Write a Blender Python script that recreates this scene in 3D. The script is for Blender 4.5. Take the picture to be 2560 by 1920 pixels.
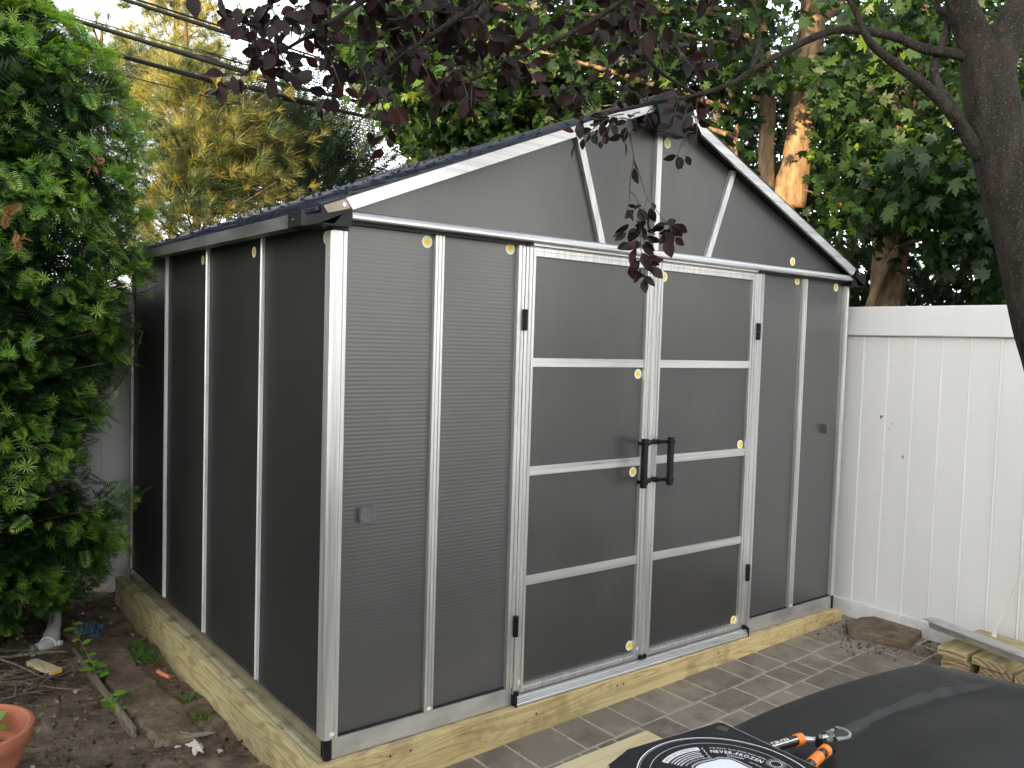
import bpy, bmesh, math, random
import numpy as np
from mathutils import Vector, Matrix
random.seed(7); rng = np.random.default_rng(11)
S = bpy.context.scene; COL = S.collection
for o in list(bpy.data.objects): bpy.data.objects.remove(o)
PI = math.pi; R = math.radians
# ---------------------------------------------------------------- camera
CX = Vector((-1.3472, -2.787, 1.5569)); YAW, PIT, ROLL, FOC = .6605, -.0507, .0302, 2115.88
Fw = Vector((math.sin(YAW)*math.cos(PIT), math.cos(YAW)*math.cos(PIT), math.sin(PIT)))
_r = Vector((math.cos(YAW), -math.sin(YAW), 0)); _u = _r.cross(Fw)
Rt = _r*math.cos(ROLL)+_u*math.sin(ROLL); Up = -_r*math.sin(ROLL)+_u*math.cos(ROLL)
cd = bpy.data.cameras.new('camera'); cam = bpy.data.objects.new('camera', cd); COL.objects.link(cam)
cam.matrix_world = Matrix(((Rt.x, Up.x, -Fw.x, CX.x), (Rt.y, Up.y, -Fw.y, CX.y), (Rt.z, Up.z, -Fw.z, CX.z), (0, 0, 0, 1)))
cd.sensor_width = 36; cd.lens = FOC/2560*36; cd.clip_start = .05; cd.clip_end = 2000
S.camera = cam
def at(u, v, d):   # surveyed point: photo pixel + its real distance from the camera -> world
    return CX + (Fw + Rt*((u-1280)/FOC) - Up*((v-960)/FOC))*d
# ---------------------------------------------------------------- light
SUN_EL = R(11.0); SDIR = Vector((-.9, -.42, 0)).normalized()      # where the sun stands
w = bpy.data.worlds.new('World'); S.world = w; w.use_nodes = True
nt = w.node_tree; nt.nodes.clear()
sky = nt.nodes.new('ShaderNodeTexSky'); sky.sky_type = 'NISHITA'; sky.sun_disc = False
sky.sun_elevation = SUN_EL; sky.sun_rotation = math.atan2(SDIR.x, SDIR.y)
sky.dust_density = 2.0; sky.ozone_density = 1.0; sky.air_density = 1.0
hs = nt.nodes.new('ShaderNodeHueSaturation'); hs.inputs['Saturation'].default_value = .26
bg = nt.nodes.new('ShaderNodeBackground'); bg.inputs[1].default_value = .15
wo = nt.nodes.new('ShaderNodeOutputWorld')
nt.links.new(sky.outputs[0], hs.inputs['Color']); nt.links.new(hs.outputs[0], bg.inputs[0]); nt.links.new(bg.outputs[0], wo.inputs[0])
sd = bpy.data.lights.new('sun', 'SUN'); sd.energy = 2.6; sd.angle = R(.5); sd.color = (1, .70, .36)
so = bpy.data.objects.new('sun', sd); COL.objects.link(so)
sv = Vector((SDIR.x*math.cos(SUN_EL), SDIR.y*math.cos(SUN_EL), math.sin(SUN_EL)))
so.rotation_euler = sv.to_track_quat('Z', 'Y').to_euler(); so.location = sv*30
S.view_settings.view_transform = 'Standard'; S.view_settings.look = 'None'
S.view_settings.exposure = 2.6; S.view_settings.gamma = 1
S.render.engine = 'CYCLES'
# ---------------------------------------------------------------- helpers
def tag(o, label=None, cat=None, group=None, kind=None):
    if label: o['label'] = label
    if cat: o['category'] = cat
    if group: o['group'] = group
    if kind: o['kind'] = kind
    return o
def empty(name, loc=(0, 0, 0)):
    o = bpy.data.objects.new(name, None); o.location = loc; o.empty_display_size = .1; COL.objects.link(o); return o
def link(name, me, mat, parent=None):
    o = bpy.data.objects.new(name, me); COL.objects.link(o)
    if mat:
        for m in (mat if isinstance(mat, (list, tuple)) else [mat]): me.materials.append(m)
    if parent is not None:
        o.parent = parent
        wl = parent_world(parent); o.location = -wl
    return o
def parent_world(p):
    v = Vector(p.location); q = p.parent
    while q is not None: v = v+Vector(q.location); q = q.parent
    return v
class MB:
    def __init__(s): s.v = []; s.f = []; s.m = []; s.mi = 0
    def add(s, vs, fs):
        b = len(s.v); s.v += [tuple(q) for q in vs]; s.f += [tuple(b+i for i in f) for f in fs]; s.m += [s.mi]*len(fs); return s
    def box(s, x0, x1, y0, y1, z0, z1, M=None):
        vs = [Vector((x, y, z)) for z in (z0, z1) for y in (y0, y1) for x in (x0, x1)]
        if M: vs = [M @ q for q in vs]
        return s.add(vs, [(0, 2, 3, 1), (4, 5, 7, 6), (0, 1, 5, 4), (2, 6, 7, 3), (0, 4, 6, 2), (1, 3, 7, 5)])
    def prism(s, pts, axis, a, b, M=None):
        """extrude a closed 2-D outline along an axis ('x': pts are (y,z), 'y': (x,z), 'z': (x,y))"""
        def mk(p, t): return {'x': (t, p[0], p[1]), 'y': (p[0], t, p[1]), 'z': (p[0], p[1], t)}[axis]
        vs = [Vector(mk(p, a)) for p in pts]+[Vector(mk(p, b)) for p in pts]; n = len(pts)
        if M: vs = [M @ q for q in vs]
        return s.add(vs, [tuple(range(n)), tuple(range(2*n-1, n-1, -1))]+[(i, (i+1) % n, n+(i+1) % n, n+i) for i in range(n)])
    def tube(s, pts, rad, n=8, cap=True):
        pts = [Vector(p) for p in pts]; k = len(pts)
        if not isinstance(rad, (list, tuple)): rad = [rad]*k
        b = len(s.v); T = []
        for i in range(k):
            t = (pts[min(i+1, k-1)]-pts[max(i-1, 0)]); T.append(t.normalized() if t.length > 1e-9 else Vector((0, 0, 1)))
        a = T[0].orthogonal().normalized()
        for i in range(k):
            a = (a-T[i]*a.dot(T[i])); a = a.normalized() if a.length > 1e-6 else T[i].orthogonal().normalized()
            c = T[i].cross(a)
            for j in range(n):
                th = 2*PI*j/n; s.v.append(tuple(pts[i]+(a*math.cos(th)+c*math.sin(th))*rad[i]))
        for i in range(k-1):
            for j in range(n):
                s.f.append((b+i*n+j, b+i*n+(j+1) % n, b+(i+1)*n+(j+1) % n, b+(i+1)*n+j)); s.m.append(s.mi)
        if cap:
            s.f.append(tuple(b+j for j in range(n-1, -1, -1))); s.m.append(s.mi)
            s.f.append(tuple(b+(k-1)*n+j for j in range(n))); s.m.append(s.mi)
        return s
    def lathe(s, prof, c, n=48):
        b = len(s.v); k = len(prof)
        for r, z in prof:
            for j in range(n): s.v.append((c[0]+r*math.cos(2*PI*j/n), c[1]+r*math.sin(2*PI*j/n), c[2]+z))
        for i in range(k-1):
            for j in range(n): s.f.append((b+i*n+j, b+i*n+(j+1) % n, b+(i+1)*n+(j+1) % n, b+(i+1)*n+j)); s.m.append(s.mi)
        return s
    def build(s, name, mat, parent=None, smooth=False, bevel=0, seg=2):
        me = bpy.data.meshes.new(name); me.from_pydata(s.v, [], s.f)
        if bevel:
            bm = bmesh.new(); bm.from_mesh(me); bmesh.ops.recalc_face_normals(bm, faces=bm.faces)
            es = [e for e in bm.edges if len(e.link_faces) == 2 and e.calc_face_angle(0) > .5]
            bmesh.ops.bevel(bm, geom=es, offset=bevel, segments=seg, affect='EDGES', profile=.6)
            bm.to_mesh(me); bm.free()
        else:
            bm = bmesh.new(); bm.from_mesh(me); bmesh.ops.recalc_face_normals(bm, faces=bm.faces); bm.to_mesh(me); bm.free()
            if len(set(s.m)) > 1: me.polygons.foreach_set('material_index', s.m)
        if smooth: me.polygons.foreach_set('use_smooth', [True]*len(me.polygons))
        o = link(name, me, mat, parent)
        if smooth and smooth != 'all':
            try: me.set_sharp_from_angle(angle=R(40))
            except Exception: pass
        return o
def catmull(P, n=6):
    P = [Vector(p) for p in P]; out = []
    Q = [P[0]*2-P[1]]+P+[P[-1]*2-P[-2]]
    for i in range(1, len(Q)-2):
        for j in range(n):
            t = j/n; a, b, c, d = Q[i-1:i+3]
            out.append(.5*((2*b)+(c-a)*t+(2*a-5*b+4*c-d)*t*t+(3*b-a-3*c+d)*t**3))
    return out+[P[-1]]
def interp(a, b, n): return [a+(b-a)*i/(n-1) for i in range(n)]
# ---------------------------------------------------------------- materials
class NB:
    def __init__(s, name):
        s.m = bpy.data.materials.new(name); s.m.use_nodes = True; s.t = s.m.node_tree; s.n = s.t.nodes
        s.p = s.n['Principled BSDF']; s.out = s.n['Material Output']; s.tc = s.n.new('ShaderNodeTexCoord')
    def new(s, ty, **k):
        n = s.n.new(ty)
        for a, b in k.items(): setattr(n, a, b)
        return n
    def L(s, a, b): s.t.links.new(a, b)
    def map(s, scale=(1, 1, 1), rot=(0, 0, 0), src='Object'):
        m = s.new('ShaderNodeMapping'); m.inputs['Scale'].default_value = scale; m.inputs['Rotation'].default_value = rot
        s.L(s.tc.outputs[src], m.inputs[0]); return m.outputs[0]
    def noise(s, vec, scale, detail=4, rough=.55, dist=0):
        n = s.new('ShaderNodeTexNoise'); n.inputs['Scale'].default_value = scale; n.inputs['Detail'].default_value = detail
        n.inputs['Roughness'].default_value = rough; n.inputs['Distortion'].default_value = dist
        if vec is not None: s.L(vec, n.inputs['Vector'])
        return n.outputs['Fac']
    def ramp(s, fac, stops):
        r = s.new('ShaderNodeValToRGB'); e = r.color_ramp.elements
        while len(e) < len(stops): e.new(.5)
        for q, (p, c) in zip(e, stops):
            q.position = p; q.color = tuple(c)+(1,) if len(c) == 3 else c
        s.L(fac, r.inputs[0]); return r.outputs[0]
    def math(s, op, a, b=None):
        n = s.new('ShaderNodeMath', operation=op)
        for i, x in enumerate((a, b)):
            if x is None: continue
            if isinstance(x, (int, float)): n.inputs[i].default_value = x
            else: s.L(x, n.inputs[i])
        return n.outputs[0]
    def mix(s, fac, a, b, mode='MIX'):
        n = s.new('ShaderNodeMix', data_type='RGBA', blend_type=mode)
        for k, x in ((0, fac), (6, a), (7, b)):
            if isinstance(x, (int, float)): n.inputs[k].default_value = x
            elif isinstance(x, tuple): n.inputs[k].default_value = x+(1,)
            else: s.L(x, n.inputs[k])
        return n.outputs[2]
    def bump(s, h, strength=.3, dist=.01, prev=None):
        b = s.new('ShaderNodeBump'); b.inputs['Strength'].default_value = strength; b.inputs['Distance'].default_value = dist
        s.L(h, b.inputs['Height'])
        if prev is not None: s.L(prev, b.inputs['Normal'])
        s.L(b.outputs[0], s.p.inputs['Normal']); return b.outputs[0]
    def set(s, **k):
        for a, b in k.items():
            i = s.p.inputs[{'col': 'Base Color', 'rough': 'Roughness', 'metal': 'Metallic', 'spec': 'Specular IOR Level', 'coat': 'Coat Weight', 'crough': 'Coat Roughness'}[a]]
            if isinstance(b, tuple): i.default_value = b+(1,)
            elif isinstance(b, (int, float)): i.default_value = b
            else: s.L(b, i)
        return s
def plain(name, col, rough=.5, metal=0., var=.15, vs=6., spec=.5, bump=0., bs=60.):
    b = NB(name); n = b.noise(b.map(), vs, 4)
    b.set(col=b.ramp(n, [(.3, tuple(c*(1-var) for c in col)), (.7, tuple(min(1, c*(1+var)) for c in col))]), rough=rough, metal=metal, spec=spec)
    if bump: b.bump(b.noise(b.map(), bs, 3), bump, .002)
    return b.m
def alu(name, scale, base=.74, metal=.78, rough=.34):
    b = NB(name); v = b.map(scale); n = b.noise(v, 1, 5, .6); n2 = b.noise(b.map((7, 7, 7)), 1, 3)
    c = b.ramp(n, [(.30, (base*.68, base*.69, base*.71)), (.60, (base, base*.997, base*.99))])
    c = b.mix(b.ramp(n2, [(.58, (0, 0, 0)), (.80, (.25,)*3)]), c, (base*.72, base*.73, base*.74))
    b.set(col=c, metal=metal, rough=b.ramp(n, [(.3, (rough*.8,)*3), (.7, (rough*1.25,)*3)]))
    b.bump(n, .12, .001); return b.m
M_aluV = alu('aluminium_vertical', (60, 60, 1.5)); M_aluH = alu('aluminium_horizontal', (1.5, 60, 60)); M_aluY = alu('aluminium_side', (60, 60, 1.5), .86, .45, .3)  # M_aluY: side mullion highlights put into a brighter base colour
M_galv = alu('galvanised_steel', (9, 9, 9), .50, .8, .42)
M_gutter = alu('gutter_metal', (8, 4, 14), .30, .75, .40)
M_mirror = alu('smooth_galvanised', (6, 6, 6), .55, .95, .20)
M_skirt = alu('brushed_galvanised', (5, 5, 9), .60, .7, .40)
def panel(name, axis):
    b = NB(name); sep = b.new('ShaderNodeSeparateXYZ'); b.L(b.tc.outputs['Object'], sep.inputs[0])
    s = b.math('SINE', b.math('MULTIPLY', sep.outputs[axis], 2*PI/.0155))
    s = b.math('POWER', b.math('ABSOLUTE', b.math('MULTIPLY', b.math('ADD', s, 1), .5)), .6)
    n = b.noise(b.map(), 3, 4); n2 = b.noise(b.map((40, 40, 6)), 1, 3)
    k0 = .95 if axis == 2 else .56  # upright ribs reflect less sky, put in here as a darker base
    c = b.ramp(n, [(.3, (.056*k0, .0555*k0, .056*k0)), (.7, (.067*k0, .0665*k0, .067*k0))])
    sp = b.noise(b.map(), 90, 2); c = b.mix(b.ramp(sp, [(.76, (0, 0, 0)), (.80, (.35,)*3)]), c, (.2, .2, .19))
    c = b.mix(b.ramp(b.noise(b.map((2.2, 2.2, 1.1)), 1, 5, .7), [(.5, (0, 0, 0)), (.72, (.28,)*3)]), c, (.105, .10, .092))
    b.set(col=c, rough=b.ramp(b.noise(b.map((1.6, 1.6, .8)), 1, 4, .6), [(.3, (.295,)*3), (.7, (.36,)*3)]), spec=1.0, coat=.3, crough=.32)
    p = b.bump(s, .095 if axis == 2 else .10, .004); return b.m
M_panH = panel('panel_ribs_across', 2); M_panV = panel('panel_ribs_upright', 0)
b = NB('side_panel_shaded'); n = b.noise(b.map(), 2.2, 4)  # front panel plastic darkened, shade of the left wall put into its colour
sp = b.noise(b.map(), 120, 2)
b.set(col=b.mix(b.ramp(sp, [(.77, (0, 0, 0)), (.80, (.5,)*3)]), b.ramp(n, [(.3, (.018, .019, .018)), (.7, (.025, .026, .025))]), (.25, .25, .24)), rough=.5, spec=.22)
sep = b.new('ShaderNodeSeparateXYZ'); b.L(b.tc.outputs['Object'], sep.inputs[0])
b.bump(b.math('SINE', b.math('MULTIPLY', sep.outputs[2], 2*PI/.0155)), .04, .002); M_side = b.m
M_blk = plain('black_plastic', (.008, .008, .009), .42, 0, .2, 6, .3)
b = NB('dark_slate_tile'); n = b.noise(b.map((30, 5, 30)), 1, 3)
b.set(col=b.ramp(n, [(.3, (.006, .009, .022)), (.7, (.011, .016, .038))]), rough=.34, spec=.5); b.bump(n, .2, .002); M_tile = b.m
M_gap = plain('dark_gap', (.01, .01, .01), .9)
M_stW = plain('sticker_white', (.82, .81, .74), .4, 0, .03); M_stY = plain('sticker_yellow', (.85, .68, .06), .4, 0, .05); M_stO = plain('sticker_orange', (.72, .42, .02), .5)
M_screw = plain('bright_screw', (.75, .75, .73), .2, .9, .05)
M_bronze = plain('warm_metal', (.24, .20, .17), .3, .6, .2)
def wood(name, axis, cols, freq=16, stretch=9, sc=1.0, mud=0):
    b = NB(name); scl = [stretch*sc]*3; scl[axis] = sc
    v = b.map(tuple(scl)); n = b.noise(v, .85, 2, .45, .6)
    ph = b.math('MULTIPLY', n, freq*2*PI); s = b.math('MULTIPLY', b.math('ADD', b.math('SINE', ph), 1), .5)
    fine = [90]*3; fine[axis] = 4; f = b.noise(b.map(tuple(fine)), 1, 3)
    c = b.ramp(s, [(0, cols[0]), (.55, cols[1]), (1, cols[1])])
    c = b.mix(.35, c, b.ramp(f, [(.3, cols[0]), (.65, cols[1])]))
    st = b.noise(b.map((3, 3, 3)), 1.3, 4)
    c = b.mix(b.ramp(st, [(.45, (0, 0, 0)), (.75, (.55,)*3)]), c, cols[2])
    k = b.new('ShaderNodeTexVoronoi'); k.inputs['Scale'].default_value = 3.1; b.L(b.map(tuple(1 if i == axis else 1.6 for i in range(3))), k.inputs['Vector'])
    c = b.mix(b.ramp(k.outputs['Distance'], [(.045, (.8,)*3), (.075, (0, 0, 0))]), c, (.10, .06, .025))
    if mud:
        c = b.mix(b.ramp(b.noise(b.map((5, 5, 5)), 1, 6, .7), [(.5, (0, 0, 0)), (.62, (mud,)*3)]), c, (.12, .085, .055))
    b.set(col=c, rough=.72, spec=.25); b.bump(f, .25, .002); return b.m
TW = [(.38, .27, .11), (.61, .475, .24), (.55, .48, .265)]
M_woodX = wood('treated_pine_front', 0, TW, 15, 17, .8, .35); M_woodY = wood('treated_pine_side', 1, [(.27, .21, .095), (.48, .405, .22), (.43, .41, .24)], 13, 9, 1., .35)
M_deck = wood('deck_edge_board', 1, [(.30, .26, .15), (.42, .38, .24), (.40, .36, .22)], 6, 8, 1, .9)
M_board = wood('pale_pine_board', 0, [(.52, .42, .22), (.66, .57, .36), (.62, .54, .33)], 5, 8)
M_offc = wood('offcut_pine', 0, [(.34, .27, .13), (.52, .44, .26), (.42, .40, .24)], 8, 9)
M_offg = wood('offcut_green', 0, [(.16, .17, .08), (.27, .28, .15), (.2, .22, .11)], 8, 9)
# end grain
b = NB('end_grain'); v = b.map(); n = b.noise(v, 5, 2); wv = b.new('ShaderNodeTexWave', wave_type='RINGS', rings_direction='X')
mp = b.new('ShaderNodeMapping'); mp.inputs['Location'].default_value = (0, .85, .25); b.L(b.tc.outputs['Object'], mp.inputs[0]); b.L(mp.outputs[0], wv.inputs['Vector'])
wv.inputs['Scale'].default_value = 13; wv.inputs['Distortion'].default_value = 3; wv.inputs['Detail Scale'].default_value = 1
b.set(col=b.ramp(wv.outputs['Fac'], [(.2, (.20, .14, .07)), (.7, (.40, .31, .18))]), rough=.8); M_end = b.m
# vinyl
b = NB('white_vinyl'); n = b.noise(b.map((3, 3, .6)), 1, 4); n3 = b.noise(b.map((1, 14, 14)), 1, 5, .65)
sep = b.new('ShaderNodeSeparateXYZ'); b.L(b.tc.outputs['Object'], sep.inputs[0])
low = b.math('SUBTRACT', 1, b.math('MULTIPLY', b.math('ADD', sep.outputs[2], .12), 6)); low.node.use_clamp = True
dirt = b.math('MULTIPLY', low, b.ramp(n3, [(.42, (0, 0, 0)), (.62, (.7,)*3)]))
c = b.ramp(n, [(.3, (.660, .660, .650)), (.7, (.715, .718, .715))])
b.set(col=b.mix(dirt, c, (.32, .28, .22)), rough=.38, spec=.45); M_vinyl = b.m
# bark
def bark(name, c0, c1, sc=1., lich=None):
    b = NB(name); v = b.map((14*sc, 14*sc, 4*sc)); n = b.noise(v, 1, 6, .65, .3); v2 = b.map((60*sc,)*3)
    c = b.ramp(n, [(.35, c0), (.65, c1)])
    if lich: c = b.mix(b.ramp(b.noise(v2, 1, 4, .7), [(.55, (0, 0, 0)), (.68, (.7,)*3)]), c, lich)
    b.set(col=c, rough=.85, spec=.2); p = b.bump(n, .9, .02); b.bump(b.noise(v2, 1, 3), .5, .004, p); return b.m
M_plumbark = bark('plum_bark', (.011, .009, .0075), (.034, .027, .021), 1.6, (.10, .09, .07)); M_maplebark = bark('maple_bark', (.10, .07, .045), (.30, .21, .13), 1.)
M_pinebark = bark('pine_bark', (.05, .032, .022), (.14, .085, .05), 2.); M_twig = bark('twig_bark', (.05, .04, .032), (.12, .10, .08), 4)
M_deadtwig = bark('dead_twig', (.12, .095, .07), (.30, .25, .19), 5)
# foliage: 'tint' is a per-leaf value stored on the mesh (leaf colour differences, plus sunlight painted on hedge top, maples and pine)
def leafmat(name, stops, trans=.35, tcol=1.6, rough=.45, spec=.4):
    b = NB(name); a = b.new('ShaderNodeAttribute'); a.attribute_name = 'tint'
    n = b.noise(b.map(), 3, 3); f = b.math('ADD', a.outputs['Fac'], b.math('MULTIPLY', b.math('SUBTRACT', n, .5), .25))
    c = b.ramp(f, stops); b.set(col=c, rough=rough, spec=spec)
    tr = b.new('ShaderNodeBsdfTranslucent'); b.L(b.mix(1., c, (min(tcol*1.15, 4), tcol*1.2, tcol*.35), 'MULTIPLY') if tcol != 1 else c, tr.inputs[0])
    mx = b.new('ShaderNodeMixShader'); mx.inputs[0].default_value = trans
    b.L(b.p.outputs[0], mx.inputs[1]); b.L(tr.outputs[0], mx.inputs[2]); b.L(mx.outputs[0], b.out.inputs[0]); return b.m
M_maple = leafmat('maple_leaf', [(0, (.008, .022, .007)), (.5, (.018, .045, .010)), (.80, (.045, .095, .014)), (1, (.17, .24, .025))], .25, 1.7, .5, .3)  # yellow top stop paints backlit leaves where no sun reaches
M_farleaf = leafmat('far_leaf', [(0, (.008, .020, .008)), (1, (.020, .045, .012))], .2, 1.4, .5, .3)
M_plum = leafmat('plum_leaf', [(0, (.010, .006, .0065)), (.6, (.018, .0085, .009)), (1, (.045, .010, .013))], .14, 1.4, .55, .25)
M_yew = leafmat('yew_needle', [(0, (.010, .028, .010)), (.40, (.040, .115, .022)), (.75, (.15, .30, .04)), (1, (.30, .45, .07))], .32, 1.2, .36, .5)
M_dead = leafmat('dead_needle', [(0, (.26, .09, .04)), (1, (.42, .17, .08))], .15, 1.)
M_pine = leafmat('pine_needle', [(0, (.022, .045, .020)), (.5, (.060, .090, .030)), (1, (.27, .24, .06))], .25, 1.2)
M_cyp = leafmat('cypress_spray', [(0, (.020, .045, .030)), (1, (.06, .10, .05))], .2, 1.1)
M_weed = leafmat('weed_leaf', [(0, (.05, .12, .02)), (1, (.16, .30, .04))], .35, 1.3)
# ---------------------------------------------------------------- foliage scatter
def frames(dirs, ups):
    y = dirs/np.maximum(np.linalg.norm(dirs, axis=1, keepdims=True), 1e-9)
    x = np.cross(y, ups); x /= np.maximum(np.linalg.norm(x, axis=1, keepdims=True), 1e-9)
    z = np.cross(x, y); return np.stack([x, y, z], axis=2)
def scatter(name, TV, TF, pos, Fr, size, tint, mat, parent=None, ttint=None):
    TV = np.asarray(TV, float); pos = np.asarray(pos, float); N = len(pos); nv = len(TV)
    size = np.asarray(size, float).reshape(-1, 1, 1)*np.ones((N, 1, 1))
    V = np.einsum('nij,kj->nki', Fr, TV)*size+pos[:, None, :]
    lens = np.array([len(f) for f in TF]); flat = np.concatenate([np.array(f) for f in TF])
    loops = (flat[None, :]+(np.arange(N)*nv)[:, None]).ravel(); nf = len(TF)
    starts = np.concatenate([[0], np.cumsum(np.tile(lens, N))[:-1]])
    me = bpy.data.meshes.new(name); me.vertices.add(N*nv); me.vertices.foreach_set('co', V.ravel())
    me.loops.add(len(loops)); me.loops.foreach_set('vertex_index', loops.astype(np.int32))
    me.polygons.add(N*nf); me.polygons.foreach_set('loop_start', starts.astype(np.int32))
    try: me.polygons.foreach_set('loop_total', np.tile(lens, N).astype(np.int32))
    except Exception: pass
    me.update(calc_edges=True); me.validate()
    t = np.asarray(tint, float).reshape(-1, 1)*np.ones((N, 1))
    tt = (np.zeros(nv) if ttint is None else np.asarray(ttint))[None, :]
    at_ = me.attributes.new('tint', 'FLOAT', 'POINT'); at_.data.foreach_set('value', np.clip(t+tt, 0, 1).ravel().astype(np.float32))
    return link(name, me, mat, parent)
def maple_t():
    half = [(0, .60), (13, .40), (20, .43), (34, .22), (50, .58), (64, .36), (73, .40), (90, .24), (113, .48), (138, .28), (165, .34)]
    pts = [(a, r) for a, r in half]+[(180, .26)]+[(-a, r) for a, r in half[:0:-1]]
    V = [(0, .42, 0)]
    for a, r in pts: V.append((r*math.sin(R(a)), .42+r*math.cos(R(a)), -.35*r*r+.02))
    n = len(pts); return V, [(0, 1+i, 1+(i+1) % n) for i in range(n)]
def plum_t():
    hw = [(0, 0), (.14, .10), (.27, .28), (.31, .46), (.26, .66), (.14, .85), (0, 1)]
    V = [(0, y, -.10*y*y) for y in (0, .3, .65, 1)]
    L_ = [(-x, y, .07*x/.3-.10*y*y) for x, y in hw[1:-1]]; Rr = [(x, y, .07*x/.3-.10*y*y) for x, y in hw[1:-1]]
    V = V+L_+Rr
    return V, [(0, 1, 5, 4), (1, 2, 7, 6, 5), (2, 3, 8, 7), (0, 9, 10, 1), (1, 10, 11, 12, 2), (2, 12, 13, 3)]
def sprig_t(n=8, nl=.42, wd=.05, v=.18, taper=.55):
    V = []; F = []; T = []
    for i in range(n):
        y = .06+.9*i/n; l = nl*(1-taper*abs((y-.4))**1.3); fwd = .30+.5*y
        for sgn in (-1, 1):
            b_ = len(V); dx = sgn*l*math.cos(fwd*.8); dy = l*math.sin(fwd*.8)
            V += [(0, y, 0), (sgn*.0+dx*.5-dy*wd*2*sgn, y+dy*.5+wd*.6, v*l*.6), (dx, y+dy, v*l*.8), (dx*.5, y+dy*.5-wd*.6, v*l*.6)]
            F.append((b_, b_+1, b_+2, b_+3)); t = .0 if y < .55 else (y-.55)*.75; T += [t, t, t+.05, t]
    b_ = len(V); V += [(-.012, 0, -.01), (.012, 0, -.01), (0, 1, 0)]; F.append((b_, b_+1, b_+2)); T += [0, 0, .1]
    # needles radiating at the tip
    for k in range(5):
        a = -1.+.5*k; b_ = len(V); V += [(0, .97, 0), (math.sin(a)*nl*.35-.03, .97+math.cos(a)*nl*.35, .06), (math.sin(a)*nl*.65, .97+math.cos(a)*nl*.65, .04), (math.sin(a)*nl*.35+.03, .97+math.cos(a)*nl*.35, .06)]
        F.append((b_, b_+1, b_+2, b_+3)); T += [.4]*4
    return V, F, T
def star_t(n=13, seed=5):
    r = random.Random(seed); V = []; F = []; T = []
    for i in range(n):
        a = 2*PI*i/n+r.uniform(-.15, .15); l = r.uniform(.75, 1.05); z = r.uniform(.15, .55); c_, s_ = math.cos(a), math.sin(a); w_ = .055; b_ = len(V)
        V += [(0, 0, 0), (c_*l*.5-s_*w_, s_*l*.5+c_*w_, z*l*.55), (c_*l, s_*l, z*l*.8), (c_*l*.5+s_*w_, s_*l*.5-c_*w_, z*l*.55)]; F.append((b_, b_+1, b_+2, b_+3)); T += [.12, .05, .0, .05]
    return V, F, T
def tuft_t(n=46, wd=.022, spread=1.15, seed=3):
    r = random.Random(seed); V = []; F = []
    for i in range(n):
        th = r.uniform(0, 2*PI); ph = spread*math.sqrt(r.uniform(.02, 1)); l = r.uniform(.75, 1.05); y0 = r.uniform(-.35, .1)
        d = Vector((math.sin(ph)*math.cos(th), math.cos(ph), math.sin(ph)*math.sin(th)-.10))
        s_ = d.cross(Vector((r.uniform(-1, 1), r.uniform(-1, 1), r.uniform(-1, 1)))).normalized()*wd
        b_ = len(V); o_ = Vector((0, y0, 0)); V += [tuple(o_-s_*.5), tuple(o_+s_*.5), tuple(o_+d*l)]; F.append((b_, b_+1, b_+2))
    return V, F
MT = maple_t(); PT = plum_t(); ST = sprig_t(8, .46, .065); TT = tuft_t(46, .030)
def rnd(n, s=1.): return rng.normal(0, s, (n, 3))
# ================================================================= SETTING
def gz(x, y): return -.19
b = NB('yard_soil'); v = b.map((1, 1, 1)); n = b.noise(v, 1.2, 6, .6); n2 = b.noise(v, 9, 8, .72); n3 = b.noise(v, 45, 5, .7)
c = b.ramp(n2, [(.36, (.055, .038, .028)), (.50, (.155, .115, .082)), (.64, (.27, .21, .15))])
c = b.mix(b.ramp(n, [(.4, (0, 0, 0)), (.6, (.7,)*3)]), c, b.ramp(n3, [(.35, (.08, .06, .042)), (.65, (.24, .185, .135))]))
c = b.mix(b.ramp(n3, [(.66, (0, 0, 0)), (.72, (.5,)*3)]), c, (.34, .29, .22))
b.set(col=c, rough=.9, spec=.15); b.L
p = b.bump(n2, .9, .03); b.bump(n3, .8, .008, p); M_soil = b.m
M_grassg = plain('rough_grass', (.05, .075, .03), .9, 0, .4, 1.5)
g = MB(); g.add([(-300, -300, -.26), (300, -300, -.26), (300, 300, -.26), (-300, 300, -.26)], [(0, 1, 2, 3)])
tag(g.build('ground', M_grassg), kind='structure')
# bare soil beside the shed: a displaced sheet
def soil(name, x0, x1, y0, y1, nx, ny, z0):
    V = []; F = []
    def h(x, y):
        return .012*math.sin(5.1*x+3*math.sin(2.3*y))+.010*math.sin(7.7*y+2*math.sin(4.1*x))+.006*math.sin(19*x+11*y)+.005*math.sin(-13*x+23*y)+random.uniform(-.003, .003)
    for j in range(ny+1):
        for i in range(nx+1):
            x = x0+(x1-x0)*i/nx; y = y0+(y1-y0)*j/ny; V.append((x, y, z0+h(x, y)))
    for j in range(ny):
        for i in range(nx): a = j*(nx+1)+i; F.append((a, a+1, a+nx+2, a+nx+1))
    m = MB(); m.add(V, F); return tag(m.build(name, M_soil, smooth='all'), kind='structure')
soil('soil', -3.2, -.03, -.4, 3.2, 200, 220, -.178)
soil('soil_beyond', -3.2, 3.46, 3.25, 9.5, 90, 90, -.2)
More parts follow.
